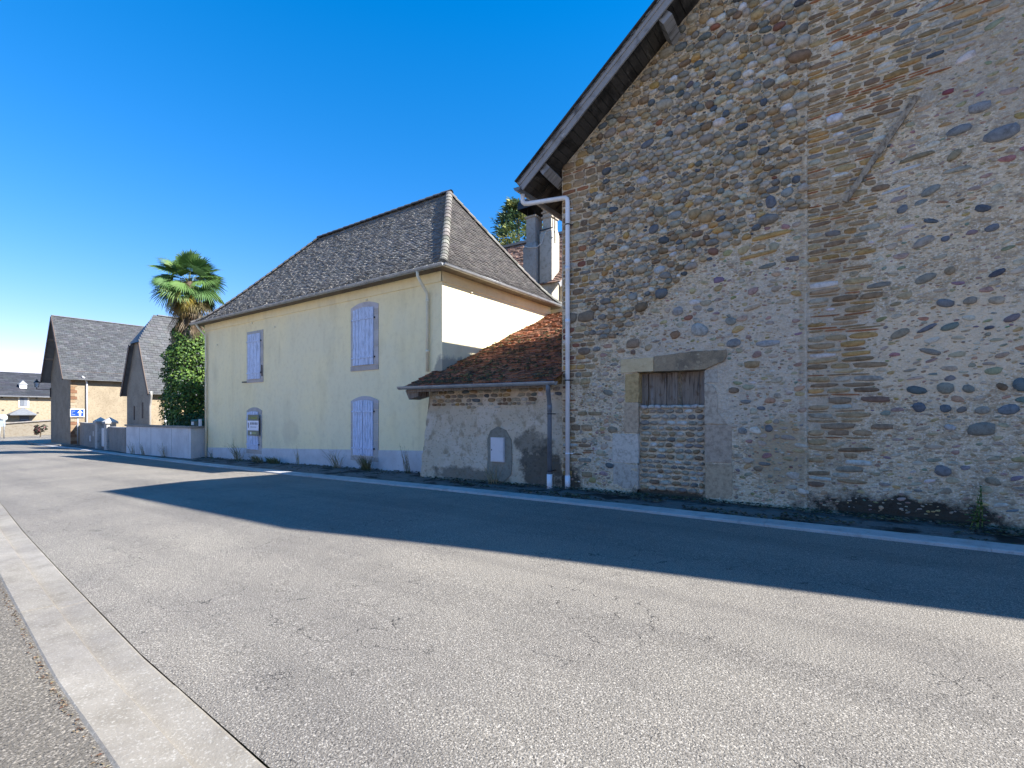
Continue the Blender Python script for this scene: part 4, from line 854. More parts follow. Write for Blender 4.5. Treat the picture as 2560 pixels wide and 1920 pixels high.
# ------------------------------------------------------------------ foliage helpers
def leafmass(mb, centre, n, rad, size, pal, shape=None, flat=.0, seed=0):
    """leaf-sized faces spread through a volume; shape(v) keeps or drops a point of the unit ball"""
    cx, cy, cz = centre; k = 0
    while k < n:
        v = Vector((rnd(-1, 1), rnd(-1, 1), rnd(-1, 1)))
        if v.length > 1 or (shape and not shape(v)): 
            if rnd(0, 1) < .0: k += 1
            continue
        p = Vector((cx+v.x*rad[0], cy+v.y*rad[1], cz+v.z*rad[2])); k += 1
        leaf(mb, p, v, size*rnd(.6, 1.3), jit(random.choice(pal), .25))
def leaf(mb, p, out, s, c, asp=.62):
    o = (Vector(out)+Vector((rnd(-1, 1), rnd(-1, 1), rnd(-.6, 1)))*.8).normalized(); x = o.orthogonal().normalized()
    x = (Matrix.Rotation(rnd(0, 6.28), 3, o) @ x); y = o.cross(x)
    mb.add([p-x*s*.5, p+y*s*asp*.5-x*s*.1+o*s*.06, p+x*s*.5, p-y*s*asp*.5-x*s*.1+o*s*.06], [(0, 1, 2, 3)], c)

# conifer behind the chimneys
tr = empty('conifer_tree', (-19.1, 27.5, 0), 'tall blue-green conifer rising behind the chimneys', 'tree')
tb = Vector((-19.1, 27.5, 0))
MB().tube([tb, tb+Vector((.1, 0, 8)), tb+Vector((.05, 0, 16.2))], [.35, .22, .03], 8).build('trunk', M['bark'], tr, True)
cr = MB(); cp_ = [(.07, .12, .055), (.10, .16, .06), (.16, .205, .065), (.05, .09, .05), (.24, .26, .07)]
for i in range(300):
    f = rnd(.35, 1)**.9; z = lerp(5.5, 16.0, f); Rr = (1-f)*7.4+.7; a = rnd(0, 6.283); L_ = Rr*rnd(.65, 1.05)
    d = Vector((math.cos(a), math.sin(a), -.12)); p0 = tb+Vector((0, 0, z)); cc = jit(random.choice(cp_), .2)
    for k in range(34):
        t = rnd(.25, 1.0); p = p0+d*L_*t+Vector((0, 0, .28*t*t*L_*.3))+Vector((rnd(-1, 1), rnd(-1, 1), rnd(-.6, .6)))*.26
        dr = (d+Vector((rnd(-1, 1), rnd(-1, 1), rnd(-.3, .9)))*.75).normalized(); s = rnd(.16, .34); w = dr.cross(Vector((rnd(-1, 1), rnd(-1, 1), rnd(-1, 1)))).normalized()*s*.22
        cr.add([p-w, p+dr*s, p+w], [(0, 1, 2)], jit(cc, .2))
cr.build('crown', M['leaf'], tr)

# palm with its skirt of dead leaves
PB = Vector((-28.9, 11.45, 0)); PZ = 8.6
palm = empty('palm_tree', PB, 'tall fan palm with a shaggy skirt of dead leaves rising beside the yellow house', 'palm tree')
b = MB(); b.tube([PB+Vector((0, 0, -.5)), PB+Vector((.05, 0, 3)), PB+Vector((.02, 0, 6)), PB+Vector((0, 0, PZ))], [.16, .16, .2, .17], 9); b.build('trunk', M['bark'], palm, True)
def fan(root, d, L_, rad, c, droop, fold=.25, spread=2.6, nseg=26, stalk=(.10, .13, .03)):
    """one fan leaf: a petiole and a pleated blade of narrow segments"""
    d = Vector(d).normalized(); m_ = MB(); up = Vector((0, 0, 1)); side = d.cross(up)
    side = side.normalized() if side.length > .05 else Vector((1, 0, 0)); nrm = side.cross(d).normalized()
    pts = [root+d*L_*t-up*droop*L_*t*t*.35 for t in (0, .5, 1)]; m_.tube(pts, [.018, .013, .01], 4, stalk)
    h = pts[-1]; dd = ((pts[-1]-pts[-2]).normalized()-up*droop*.75).normalized(); side = side-dd*side.dot(dd); side = (Matrix.Rotation(rnd(-.7, .7), 3, dd) @ side).normalized(); nrm = side.cross(dd).normalized()
    for i in range(nseg):
        a = lerp(-spread/2, spread/2, i/(nseg-1)); r = rad*(.78+.22*math.cos(a*.9))*rnd(.9, 1.08)
        t = dd*math.cos(a)+side*math.sin(a); w = nrm.cross(t).normalized()*rad*spread/nseg*.30; cc = jit(c, .16)
        zz = -up*droop; m1 = h+t*r*.55+zz*r*.10+nrm*.02*(i % 2); e = h+t*r*rnd(.92, 1.0)+zz*r*rnd(.32, .62)
        e1 = h+t*r*.80+zz*r*.26
        tip = tuple(lerp(q, s_, .45) for q, s_ in zip(cc, (.26, .22, .07)))
        m_.add([h, m1-w+nrm*.015, e1-w*.6, e, e1+w*.6, m1+w-nrm*.015], [(0, 1, 5), (1, 2, 4, 5), (2, 3, 4)], cc)
    return m_
GRN = [(.07, .145, .04), (.095, .175, .045), (.06, .125, .045), (.13, .21, .05)]
top_ = PB+Vector((0, 0, PZ))
for i in range(34):                                      # upright and spreading green leaves
    a = i*2.399+rnd(-.2, .2); el = lerp(1.4, -.12, (i/33)**.75)
    d = (math.cos(a)*math.cos(el), math.sin(a)*math.cos(el), math.sin(el)); fan(top_+Vector((0, 0, rnd(-.15, .15)-.15*i/33)), d, rnd(.7, 1.05), rnd(.95, 1.15), random.choice(GRN), lerp(.12, .62, i/33), nseg=32, spread=3.4).build('leaf', M['leaf'], palm)
for i, (a, el, c) in enumerate([(-1.05, -.15, (.17, .16, .025)), (-.6, -.4, (.24, .18, .03)), (-.2, -.35, (.17, .14, .04)), (-2.2, -.2, (.13, .13, .03)), (-2.8, -.25, (.15, .14, .045)), (2.5, -.3, (.06, .08, .025)), (.4, -.3, (.15, .12, .05)), (1.6, -.2, (.06, .08, .025)), (3.3, -.45, (.05, .055, .02)), (-1.6, -.55, (.13, .12, .04)), (-.9, -.75, (.20, .14, .05)), (.1, -.7, (.15, .11, .05))]):
    d = (math.cos(a)*math.cos(el), math.sin(a)*math.cos(el), math.sin(el)); fan(top_+Vector((0, 0, -.35)), d, rnd(.7, .95), rnd(.75, .95), c, .9, nseg=26, spread=2.9).build('leaf', M['leaf'], palm)
for i in range(46):                                      # dead skirt
    a = rnd(0, 6.283); el = rnd(-1.3, -.45); z = rnd(-.3, -1.9)
    d = (math.cos(a)*math.cos(el), math.sin(a)*math.cos(el), math.sin(el)); c = random.choice([(.16, .115, .07), (.22, .175, .12), (.11, .075, .045), (.27, .235, .19), (.08, .055, .03)])
    fan(top_+Vector((0, 0, z)), d, rnd(.3, .7), rnd(.65, 1.05), c, 1.2, spread=1.6, nseg=16, stalk=(.12, .09, .055)).build('dead_leaf', M['straw'], palm)

# ivy climbing the trunk, and the dark shrub at its foot
iv = empty('ivy', PB+Vector((.3, .4, 0)), 'dense glossy ivy wrapped round the palm trunk', 'ivy')
m = MB(); IP = [(.065, .13, .022), (.09, .17, .028), (.045, .095, .02), (.12, .20, .03), (.035, .07, .018)]
def ivr(z): return tab([(0, 1.3), (2.2, 1.5), (4.2, 1.45), (5.2, 1.3), (5.9, 1.0), (6.8, .5), (7.2, .2)], z)
for i in range(19000):
    z = rnd(.2, 7.1)**1.0; a = rnd(0, 6.283); r = ivr(z)*(1+.22*ns(math.cos(a)*2+z, math.sin(a)*2, z*1.4)+.12*ns(math.cos(a)*5, math.sin(a)*5, z*4))*rnd(.72, 1.03)
    p = PB+Vector((-.25+r*math.cos(a)*1.0, .2+r*math.sin(a)*.85, z)); leaf(m, p, (math.cos(a), math.sin(a), .35), rnd(.09, .17), jit(random.choice(IP), .25), .8)
m.build('foliage', M['leaf'], iv)
m = MB()
for k in range(5): a = k*1.25; m.tube([PB+Vector((.2*math.cos(a), .2*math.sin(a), 0)), PB+Vector((.25*math.cos(a+.6), .25*math.sin(a+.6), 3)), PB+Vector((.2*math.cos(a+1.4), .2*math.sin(a+1.4), 6.2))], [.04, .03, .015], 5)
m.build('stem', M['bark'], iv)
def shrub(name, loc, rad, n, size, pal, label, lobes=9, cat='shrub', group=None, stems=4):
    s = empty(name, loc, label, cat, group); L0 = Vector(loc); m_ = MB()
    for _ in range(lobes):
        c = L0+Vector((rnd(-.55, .55)*rad[0], rnd(-.55, .55)*rad[1], rnd(.45, 1.35)*rad[2])); rr_ = rnd(.38, .62)
        leafmass(m_, c, n//lobes, (rad[0]*rr_, rad[1]*rr_, rad[2]*rr_), size, pal, lambda v: v.length > .45)
    m_.build('foliage', M['leaf'], s); q = MB()
    for k in range(stems): q.tube([L0, L0+Vector((rnd(-.4, .4)*rad[0], rnd(-.4, .4)*rad[1], rad[2]*rnd(.8, 1.3)))], [.05, .015], 5)
    q.build('stem', M['bark'], s); return s
shrub('dark_shrub', (-27.0, 11.2, zg(-27)), (1.2, 1.0, 1.25), 5200, .12, [(.03, .06, .018), (.04, .08, .022), (.055, .095, .02)], 'dark green shrub behind the low white wall, below the ivy')
shrub('small_shrub', (-29.7, 10.9, zg(-29)), (.8, .5, .62), 1100, .11, [(.05, .085, .025), (.10, .09, .03), (.12, .13, .05)], 'sparse small shrub at the left end of the dark one')

# ------------------------------------------------------------------ garden wall, bin, post
gw = empty('garden_wall', (-28.6, 9.75, zg(-28)), 'low whitewashed garden wall beside the yellow house', 'wall')
WT = 1.10
b = MB(); b.add([(-32.6, 9.82, -.8), (-24.25, 9.66, -.6), (-24.25, 9.66, WT-.08), (-32.6, 9.82, WT-.1), (-32.6, 10.05, -.8), (-24.55, 9.9, -.6), (-24.55, 9.9, WT-.08), (-32.6, 10.05, WT-.1)], [(0, 1, 2, 3), (5, 4, 7, 6), (4, 0, 3, 7), (3, 2, 6, 7)])
b.add([(-24.25, 9.66, -.6), (-24.53, 10.34, -.6), (-24.53, 10.34, WT-.08), (-24.25, 9.66, WT-.08), (-24.5, 9.66, -.6), (-24.75, 10.34, -.6), (-24.75, 10.34, WT-.08), (-24.5, 9.66, WT-.08)], [(0, 1, 2, 3), (5, 4, 7, 6), (3, 2, 6, 7)])
gwm = b.build('wall_panel', M['whitewall'], gw)
for (x, y, x2, y2) in ((-32.7, 9.93, -24.2, 9.77), (-24.38, 9.62, -24.64, 10.33)): MB().bar((x, y, WT-.04), (x2, y2, WT-.03), .32, .09).build('coping', M['concrete'], gw)
for x in (-30.6, -29.0, -26.4): MB().box((x-.012, 9.66+(-24.25-x)*.0192-.006, -.5), (x+.012, 9.70+(-24.25-x)*.0192, WT-.1), (.33, .31, .30)).build('joint_strip', M['attr'], gw)
bn = empty('wheelie_bin', (-25.35, 10.6, zg(-25)), 'dark green wheelie bin, its lid showing above the white wall', 'bin')
b = MB(); z0 = zg(-25)+.08
b.add([(-25.6, 10.35, z0), (-25.1, 10.35, z0), (-25.1, 10.85, z0), (-25.6, 10.85, z0), (-25.68, 10.25, 1.32), (-25.02, 10.25, 1.32), (-25.02, 10.95, 1.32), (-25.68, 10.95, 1.32)], [(3, 2, 1, 0), (0, 1, 5, 4), (1, 2, 6, 5), (2, 3, 7, 6), (3, 0, 4, 7)], (.012, .06, .045)); b.build('body', M['attr'], bn)
b = MB(); b.add([(-25.72, 10.2, 1.32), (-24.98, 10.2, 1.32), (-24.98, 11, 1.36), (-25.72, 11, 1.36), (-25.66, 10.26, 1.40), (-25.04, 10.26, 1.40), (-25.04, 10.94, 1.46), (-25.66, 10.94, 1.46)], [(0, 1, 5, 4), (1, 2, 6, 5), (2, 3, 7, 6), (3, 0, 4, 7), (4, 5, 6, 7), (3, 2, 1, 0)], (.012, .07, .05)); b.build('lid', M['attr'], bn)
for x in (-25.62, -25.08): MB().tube([(x-.03, 10.85, zg(-25)+.1), (x+.03, 10.85, zg(-25)+.1)], .1, 12, (.02, .02, .02)).build('wheel', M['attr'], bn, True)
MB().box((-25.66, 10.235, 1.14), (-25.42, 10.255, 1.30), (.65, .68, .66)).build('sticker', M['attr'], bn)
pt = rebase(MB().box((-24.62, 10.12, -.45), (-24.54, 10.22, 1.42), (.66, .65, .66)).build('conduit_post', M['attr'])); tag(pt, 'slim white post between the garden wall and the house corner', 'post')

# ------------------------------------------------------------------ gate wall further left
gt = empty('gate_wall', (-41, 11, zg(-41)), 'grey rendered boundary wall with two capped gate pillars beyond the garden', 'wall')
def gy_(X): return 10.05+.12*(-33.5-X)
for (xa, xb, ta, tb_) in ((-33.4, -38.2, .84, .84), (-41.9, -49.6, .95, 1.0)):
    b = MB(); b.add([(xa, gy_(xa), -1), (xb, gy_(xb), -1), (xb, gy_(xb), tb_), (xa, gy_(xa), ta), (xa, gy_(xa)+.22, -1), (xb, gy_(xb)+.22, -1), (xb, gy_(xb)+.22, tb_), (xa, gy_(xa)+.22, ta)], [(1, 0, 3, 2), (4, 5, 6, 7), (3, 7, 6, 2), (0, 4, 7, 3), (1, 2, 6, 5)], (.27, .245, .215)); b.build('wall_panel', M['attr_rough'], gt)
    MB().bar((xa, gy_(xa)+.11, ta+.03), (xb, gy_(xb)+.11, tb_+.03), .3, .06, (.36, .34, .31)).build('coping', M['attr_rough'], gt)
for X in (-38.4, -41.6):
    y = gy_(X)+.1; b = MB(); b.box((X-.24, y-.24, -1), (X+.24, y+.24, 1.08), (.42, .40, .37)); p_ = b.build('pillar', M['attr_rough'], gt)
    b = MB(); b.box((X-.33, y-.33, 1.08), (X+.33, y+.33, 1.2), (.4, .38, .35)); b.add([(X-.33, y-.33, 1.2), (X+.33, y-.33, 1.2), (X+.33, y+.33, 1.2), (X-.33, y+.33, 1.2), (X, y, 1.48)], [(0, 1, 4), (1, 2, 4), (2, 3, 4), (3, 0, 4)], (.66, .63, .58)); b.build('pillar_cap', M['attr_rough'], p_)
for i in range(14):
    X = lerp(-38.75, -41.25, (i+.5)/14); MB().box((X-.07, gy_(X)+.1, -.45), (X+.07, gy_(X)+.14, .75), (.62, .60, .58)).build('gate_slat', M['attr'], gt)
for z in (-.2, .5): MB().bar((-38.64, gy_(-38.64)+.16, z), (-41.36, gy_(-41.36)+.16, z), .04, .1, (.55, .53, .5)).build('gate_rail', M['attr'], gt)
MB().box((-43.6, gy_(-43.6)-.05, .15), (-43.3, gy_(-43.3)+.01, .5), (.36, .35, .33)).build('letter_box', M['attr'], gt)
MB().box((-44.9, gy_(-44.9)-.05, -.25), (-44.65, gy_(-44.65)+.01, .15), (.5, .49, .47)).build('meter_box', M['attr'], gt)

# ------------------------------------------------------------------ far houses on the left
SLP = [(.040, .043, .048), (.048, .051, .056), (.034, .037, .042), (.06, .063, .067)]
def gable_house(name, label, x0, x1, y0, y1, ze, zr, wallc, gablec, m_wall, ovy=.5, ovx=.35, rows=30, half=0.0, flare=0.0, cat='house'):
    """ridge runs away from the road (along Y); half = how far the ridge is cut back by a half hip"""
    zb = zg((x0+x1)/2)-.3; xm = (x0+x1)/2; e = empty(name, (xm, y0, zb+.3), label, cat); b = MB()
    sl = (zr-ze)/(xm-x0); hz = zr-half*sl if half else zr; hw = half
    gp = [(x0, y0, zb), (x1, y0, zb), (x1, y0, ze)]+([(xm+hw, y0, hz), (xm-hw, y0, hz)] if half else [(xm, y0, zr)])+[(x0, y0, ze)]
    b.add(gp, [tuple(range(len(gp)))], gablec); gw_ = b.build('gable_wall', m_wall, e)
    b = MB(); b.add([(x1, y0, zb), (x1, y1, zb), (x1, y1, ze), (x1, y0, ze), (x0, y0, zb), (x0, y1, zb), (x0, y1, ze), (x0, y0, ze), (xm, y1, zr)], [(0, 1, 2, 3), (5, 4, 7, 6), (1, 5, 6, 8, 2)], wallc); b.build('side_wall', m_wall, e)
    yo = y0-ovy; ro = MB(); t = .10
    def prof(s, f):                                   # point on a slope: s = side, f from eaves to ridge
        xe = (x1+ovx) if s > 0 else (x0-ovx); zz = ze-ovx*sl*(1-flare)
        z = lerp(zz, zr, f)-flare*.9*math.sin(math.pi*min(1, f*1.0))*.55; return lerp(xe, xm, f), z
    N_ = 10
    for s in (-1, 1):
        vs = []; fs = []
        for i in range(N_+1):
            x, z = prof(s, i/N_); yb = yo+(max(0, (i/N_)-(1-half/(xm-x0+ovx)))*(xm-x0)*1.6 if half else 0)
            vs += [(x, yb, z), (x, y1+.3, z), (x, yb, z-t), (x, y1+.3, z-t)]
        for i in range(N_):
            a = 4*i; fs += [(a, a+1, a+5, a+4), (a+2, a+6, a+7, a+3), (a, a+4, a+6, a+2)]
        fs += [(0, 2, 3, 1)]
        ro.add(vs, fs if s < 0 else [f[::-1] for f in fs], (.11, .12, .13))
    if half:
        f0 = 1-half/(xm-x0+ovx); xa, za = prof(-1, f0); xb, zb2 = prof(1, f0); yr_ = yo+(half/(xm-x0+ovx))*(xm-x0)*1.6
        ro.add([(xa, yo, za), (xb, yo, zb2), (xm, yr_, zr)], [(0, 1, 2)], (.11, .12, .13))
    r_ = ro.build('roof', M['slate'], e)
    def row(f):
        x, z = prof(1, f); yb = yo+(max(0, f-(1-half/(xm-x0+ovx)))*(xm-x0)*1.6 if half else 0); return Vector((x, yb, z+.012)), Vector((x, y1+.3, z+.012))
    T = tiles(row, rows, .3, .022, SLP, jx=.008, jz=.008, over=.3); emit(T, 'slate', 'slates', M['slate'], r_, 150)
    MB().bar((xm, yo+(half*1.6 if half else 0), zr+.03), (xm, y1+.3, zr+.03), .18, .06, (.15, .16, .17)).build('ridge_cap', M['slate'], r_)
    for s in (-1, 1):                                  # barge boards following the slope
        lim = 1-half/(xm-x0+ovx) if half else 1
        for i in range(5):
            (xa, za), (xb, zb2) = prof(s, lim*i/5), prof(s, lim*(i+1)/5); MB().bar((xa, yo-.02, za-.10), (xb, yo-.02, zb2-.10), .04, .2, (.09, .06, .045)).build('bargeboard', M['attr'], r_)
    gx_ = x1+ovx; gz_ = ze-ovx*sl*(1-flare)
    MB().gutter((gx_+.05, yo, gz_-.02), (gx_+.05, y1+.3, gz_-.02), .075, (.5, .5, .5), joints=0).build('gutter', M['zinc'], e, True)
    return e, r_, gw_
bx0, bx1 = -55.4, -49.9
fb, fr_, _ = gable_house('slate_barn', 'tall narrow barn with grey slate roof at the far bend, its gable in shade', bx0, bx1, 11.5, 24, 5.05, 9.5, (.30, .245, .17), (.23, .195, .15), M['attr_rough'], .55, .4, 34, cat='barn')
for k in range(24):                                     # brick and stone quoins on the lit corner
    z = -.85+k*.245; L_ = .38 if k % 2 else .26
    MB().box((bx1-.02, 11.49, z), (bx1+.03, 11.5+L_, z+.225), jit(random.choice([(.24, .14, .08), (.28, .20, .12), (.2, .105, .06), (.32, .26, .18)]), .1)).build('quoin', M['attr_rough'], fb)
MB().box((bx1-.01, 11.5, 4.72), (bx1+.05, 24, 5.02), (.10, .07, .05)).build('eaves_beam', M['attr'], fb)
for k in range(12): MB().box((bx1+.05, 12.2+k*.62, 4.50), (bx1+.20, 12.32+k*.62, 4.60), (.13, .09, .06)).build('rafter_end', M['attr'], fb)
b = MB(); b.tube([(bx1+.4, 12.1, 4.6), (bx1+.25, 12.35, 4.4), (bx1+.1, 12.45, 4.2), (bx1+.1, 12.45, -.7)], .06, 8); b.build('downpipe', M['pvc'], fb, True)
for (y, z) in ((10.55, 6.2), (10.55, 7.7)): MB().bar((lerp(bx0, (bx0+bx1)/2, (z-5)/4.5)-.0, 11.6, z), (lerp(bx0, (bx0+bx1)/2, (z-5)/4.5), 10.95, z), .16, .16, (.2, .17, .14)).build('purlin_end', M['attr'], fb)
# lantern on a wall bracket
la = empty('street_lantern', (-55.3, 10.6, 3.7), 'black lantern-style street lamp on a bracket on the far barn', 'street lamp')
lx, ly, lz = -55.35, 10.62, 3.98
MB().bar((lx, 11.5, lz-.25), (lx, ly-.02, lz-.25), .035, .04).build('bracket', M['iron'], la)
MB().bar((lx, 11.48, lz-.9), (lx, 11.48, lz-.1), .1, .06, up=(1, 0, 0)).build('wall_plate', M['iron'], la)
b = MB(); b.tube([(lx, ly, lz-.25), (lx, ly, lz-.1)], .03, 6)
for k in range(4): a = math.pi/4+k*math.pi/2; b.bar((lx+.13*math.cos(a), ly+.13*math.sin(a), lz-.1), (lx+.21*math.cos(a), ly+.21*math.sin(a), lz+.3), .025, .025)
b.build('frame', M['iron'], la)
M['lampglass'] = mat('lamp_glass', (.45, .5, .55), .15, [], [], spec=.5)
b = MB(); c4 = [(math.cos(math.pi/4+k*math.pi/2), math.sin(math.pi/4+k*math.pi/2)) for k in range(4)]
b.add([(lx+.12*c, ly+.12*s, lz-.1) for c, s in c4]+[(lx+.2*c, ly+.2*s, lz+.29) for c, s in c4], [(k, (k+1) % 4, (k+1) % 4+4, k+4) for k in range(4)]); b.build('glass_pane', M['lampglass'], la)
b = MB(); b.add([(lx+.24*c, ly+.24*s, lz+.3) for c, s in c4]+[(lx+.09*c, ly+.09*s, lz+.46) for c, s in c4]+[(lx+.05*c, ly+.05*s, lz+.56) for c, s in c4], [(k, (k+1) % 4, (k+1) % 4+4, k+4) for k in range(4)]+[(k+4, (k+1) % 4+4, (k+1) % 4+8, k+8) for k in range(4)]+[(8, 9, 10, 11), (3, 2, 1, 0)]); b.build('hood', M['iron'], la)

h3, h3r, _ = gable_house('half_hipped_house', 'grey rendered house with flared slate half-hip roof behind the low walls', -39.7, -35.65, 12.0, 20, 3.4, 8.1, (.32, .26, .18), (.28, .245, .195), M['attr_rough'], .25, .3, 34, half=.8, flare=.35)
for x in (-38.4, -37.0): MB().box((x-.08, 11.97, 1.3 if x < -38 else 1.4), (x+.08, 12.02, 2.2 if x < -38 else 2.4), (.06, .045, .035)).build('wall_slit', M['attr'], h3)
b = MB(); b.tube([(-35.25, 11.85, 3.05), (-35.28, 11.88, 2.8), (-35.55, 11.93, 2.4), (-35.66, 11.94, 2.1), (-35.68, 11.94, -.6)], .07, 8, (.33, .31, .28)); b.build('downpipe', M['attr'], h3, True)
w_ = MB().box((-35.67, 12.7, .3), (-35.61, 13.3, 2.0), (.42, .44, .46)).build('window', M['attr'], h3); MB().box((-35.62, 12.97, .3), (-35.59, 13.03, 2.0), (.7, .7, .68)).build('mullion', M['attr'], w_)
for k in range(9):
    z = -.5+k*.28; MB().box((-35.66, 13.6+.25*(k % 2), z), (-35.6, 15.2, z+.25), jit((.34, .26, .15), .1)).build('stone_block', M['attr_rough'], h3)

# one-way sign in front of the barn
sn = empty('one_way_sign', (-48.6, 11.6, zg(-48.6)), 'blue rectangular sign with white upward arrow on a grey post by the barn', 'road sign')
MB().tube([(-48.62, 11.62, -.75), (-48.62, 11.62, 2.0)], .045, 8, (.30, .31, .31)).build('post', M['zinc'], sn, True)
# the plate faces down the street, square to the lane
fx = Vector((.45, .893, 0)); fn_ = Vector((.893, -.45, 0)); c0 = Vector((-48.56, 11.58, 1.78))
def plate(w0, w1, z0, z1, off, c, nm, pts=None):
    P = pts or [(w0, z0), (w1, z0), (w1, z1), (w0, z1)]; n = len(P)
    v0 = [c0+fx*w+Vector((0, 0, z))+fn_*off for w, z in P]; v1 = [v-fn_*.012 for v in v0]
    return MB().add(v0+v1, [tuple(range(n)), tuple(range(n, 2*n))[::-1]]+[(i, i+n, (i+1) % n+n, (i+1) % n) for i in range(n)], c).build(nm, M['attr'], sn)
plate(-.42, .42, -.3, .3, .0, (.78, .78, .78), 'plate'); plate(-.37, .37, -.25, .25, .006, (.012, .07, .42), 'blue_field')
plate(0, 0, 0, 0, .012, (.85, .85, .85), 'arrow', [(.10, -.2), (.22, -.2), (.22, .0), (.32, .0), (.16, .21), (.0, .0), (.10, .0)])
for k in range(3): plate(-.32, -.30+.12*(k != 1)+.05, .1-.13*k, .15-.13*k, .012, (.25, .33, .65), 'small_mark')
plate(-.36, .36, -.42, -.34, -.02, (.05, .05, .055), 'bracket')

# stone house across the far junction
FX = -85.0
fh = empty('far_stone_house', (FX, 16, -.8), 'sunlit rubble-stone house with slate roof and small porch across the junction', 'house')
b = MB(); b.add([(FX, 4, -1), (FX, 30, -1), (FX, 30, 4.15), (FX, 4, 4.15), (FX-8, 4, -1), (FX-8, 30, -1), (FX-8, 30, 4.15), (FX-8, 4, 4.15), (FX-4, 4, 6.9), (FX-4, 30, 6.9)], [(0, 1, 2, 3), (5, 4, 7, 6), (4, 0, 3, 8, 7), (1, 5, 6, 9, 2)], (.32, .268, .19)); b.build('wall', M['farstone'], fh)
b = MB(); b.add([(FX+.45, 3.7, 3.85), (FX+.45, 30.3, 3.85), (FX-4, 30.3, 6.95), (FX-4, 3.7, 6.95), (FX-8.45, 3.7, 3.85), (FX-8.45, 30.3, 3.85), (FX+.45, 3.7, 4.0), (FX+.45, 30.3, 4.0), (FX-4, 30.3, 7.1), (FX-4, 3.7, 7.1)], [(0, 1, 2, 3), (3, 2, 5, 4), (6, 7, 8, 9), (0, 6, 7, 1), (0, 3, 9, 6)], (.10, .105, .12)); fhr = b.build('roof', M['slate'], fh)
T = tiles(lambda f: (Vector((lerp(FX+.45, FX-4, f), 3.7, lerp(4.02, 7.12, f))), Vector((lerp(FX+.45, FX-4, f), 30.3, lerp(4.02, 7.12, f)))), 16, .8, .03, [(.035, .037, .042), (.042, .044, .05)], over=.2); emit(T, 'slate', 'slates', M['slate'], fhr, 0)
MB().gutter((FX+.5, 3.7, 3.9), (FX+.5, 30.3, 3.9), .08, joints=0).build('gutter', M['zinc'], fh, True)
w_ = MB().box((FX-.02, 14.62, 2.55), (FX+.05, 15.62, 3.98), (.60, .54, .43)).build('window', M['attr'], fh)
for k in range(2): MB().box((FX+.05, 14.78+k*.35, 2.72), (FX+.09, 15.11+k*.35, 3.84), (.13, .145, .17) if k == 0 else (.19, .205, .23)).build('shutter', M['attr'], w_)
w_ = MB().box((FX-.02, 14.75, .35), (FX+.05, 15.6, 1.62), (.10, .11, .13)).build('window', M['attr'], fh)
for y in (15.1, 15.3): pass
MB().box((FX+.04, 14.85, .55), (FX+.08, 15.5, .60), (.35, .38, .42)).build('glazing_bar', M['attr'], w_); MB().box((FX+.04, 14.85, 1.02), (FX+.08, 15.5, 1.07), (.35, .38, .42)).build('glazing_bar', M['attr'], w_)
b = MB(); b.add([(FX+.02, 15.05, 2.55), (FX+1.0, 13.75, 1.72), (FX+1.0, 16.15, 1.72), (FX+.02, 13.6, 1.72), (FX+.02, 16.3, 1.72), (FX+1.0, 13.75, 1.60), (FX+1.0, 16.15, 1.60), (FX+.02, 13.6, 1.6), (FX+.02, 16.3, 1.6)], [(0, 1, 2), (0, 3, 1), (0, 2, 4), (1, 5, 6, 2), (1, 3, 7, 5), (2, 6, 8, 4), (5, 7, 8, 6)], (.16, .17, .185)); b.build('porch_roof', M['slate'], fh)
b = MB(); b.bar((FX+.1, 13.7, 1.6), (FX+.1, 12.9, .95), .06, .5, (.3, .24, .18)); b.build('porch_brace', M['attr'], fh)
for (y, z) in ((13.2, 3.75), (16.3, 3.75), (13.3, 2.2), (16.4, 1.9)): MB().box((FX-.02, y-.1, z-.09), (FX+.02, y+.1, z+.09), (.06, .05, .04)).build('putlog_hole', M['attr'], fh)
dm = MB().box((FX-1.6, 14.9, 4.95), (FX-.75, 15.55, 5.45), (.75, .73, .70)).build('dormer', M['attr'], fhr)
b = MB(); b.add([(FX-.65, 14.8, 5.42), (FX-.65, 15.65, 5.42), (FX-.9, 15.22, 5.95), (FX-2.2, 14.8, 5.5), (FX-2.2, 15.65, 5.5), (FX-2.2, 15.22, 5.95)], [(0, 1, 2), (0, 2, 5, 3), (1, 4, 5, 2)], (.22, .23, .24)); b.build('dormer_roof', M['slate'], dm)
fw = empty('far_boundary_wall', (-79, 14, -.8), 'low stone wall edging the road in front of the far house', 'wall')
b = MB(); pa, pb = Vector((-74.5, 9.5, 0)), Vector((-83.2, 18.5, 0)); N_ = 24; vs = []; fs = []
for i in range(N_+1):
    p = pa.lerp(pb, i/N_); zt = lerp(.50, 1.05, i/N_)+.03*ns(i*.7, 3); nn = Vector((-.72, -.69, 0))*.35
    vs += [(p.x, p.y, -1), (p.x, p.y, zt), (p.x+nn.x, p.y-nn.y*0, zt), (p.x+nn.x, p.y, -1)]
for i in range(N_): a = 4*i; fs += [(a, a+4, a+5, a+1), (a+1, a+5, a+6, a+2), (a+2, a+6, a+7, a+3)]
b.add(vs, fs, (.21, .185, .145)); b.build('stonework', M['farstone'], fw)
b = MB()
for i in range(N_): p, q = pa.lerp(pb, i/N_), pa.lerp(pb, (i+.96)/N_); z0_, z1_ = lerp(.5, 1.05, i/N_)+.05, lerp(.5, 1.05, (i+1)/N_)+.05; b.bar(p+Vector((-.1, 0, z0_)), q+Vector((-.1, 0, z1_)), .5, .09, jit((.26, .24, .22), .1))
b.build('coping', M['attr_rough'], fw)
rs = empty('round_road_sign', (-72, 11.15, -.8), 'round road sign seen from behind with a plate below it', 'road sign')
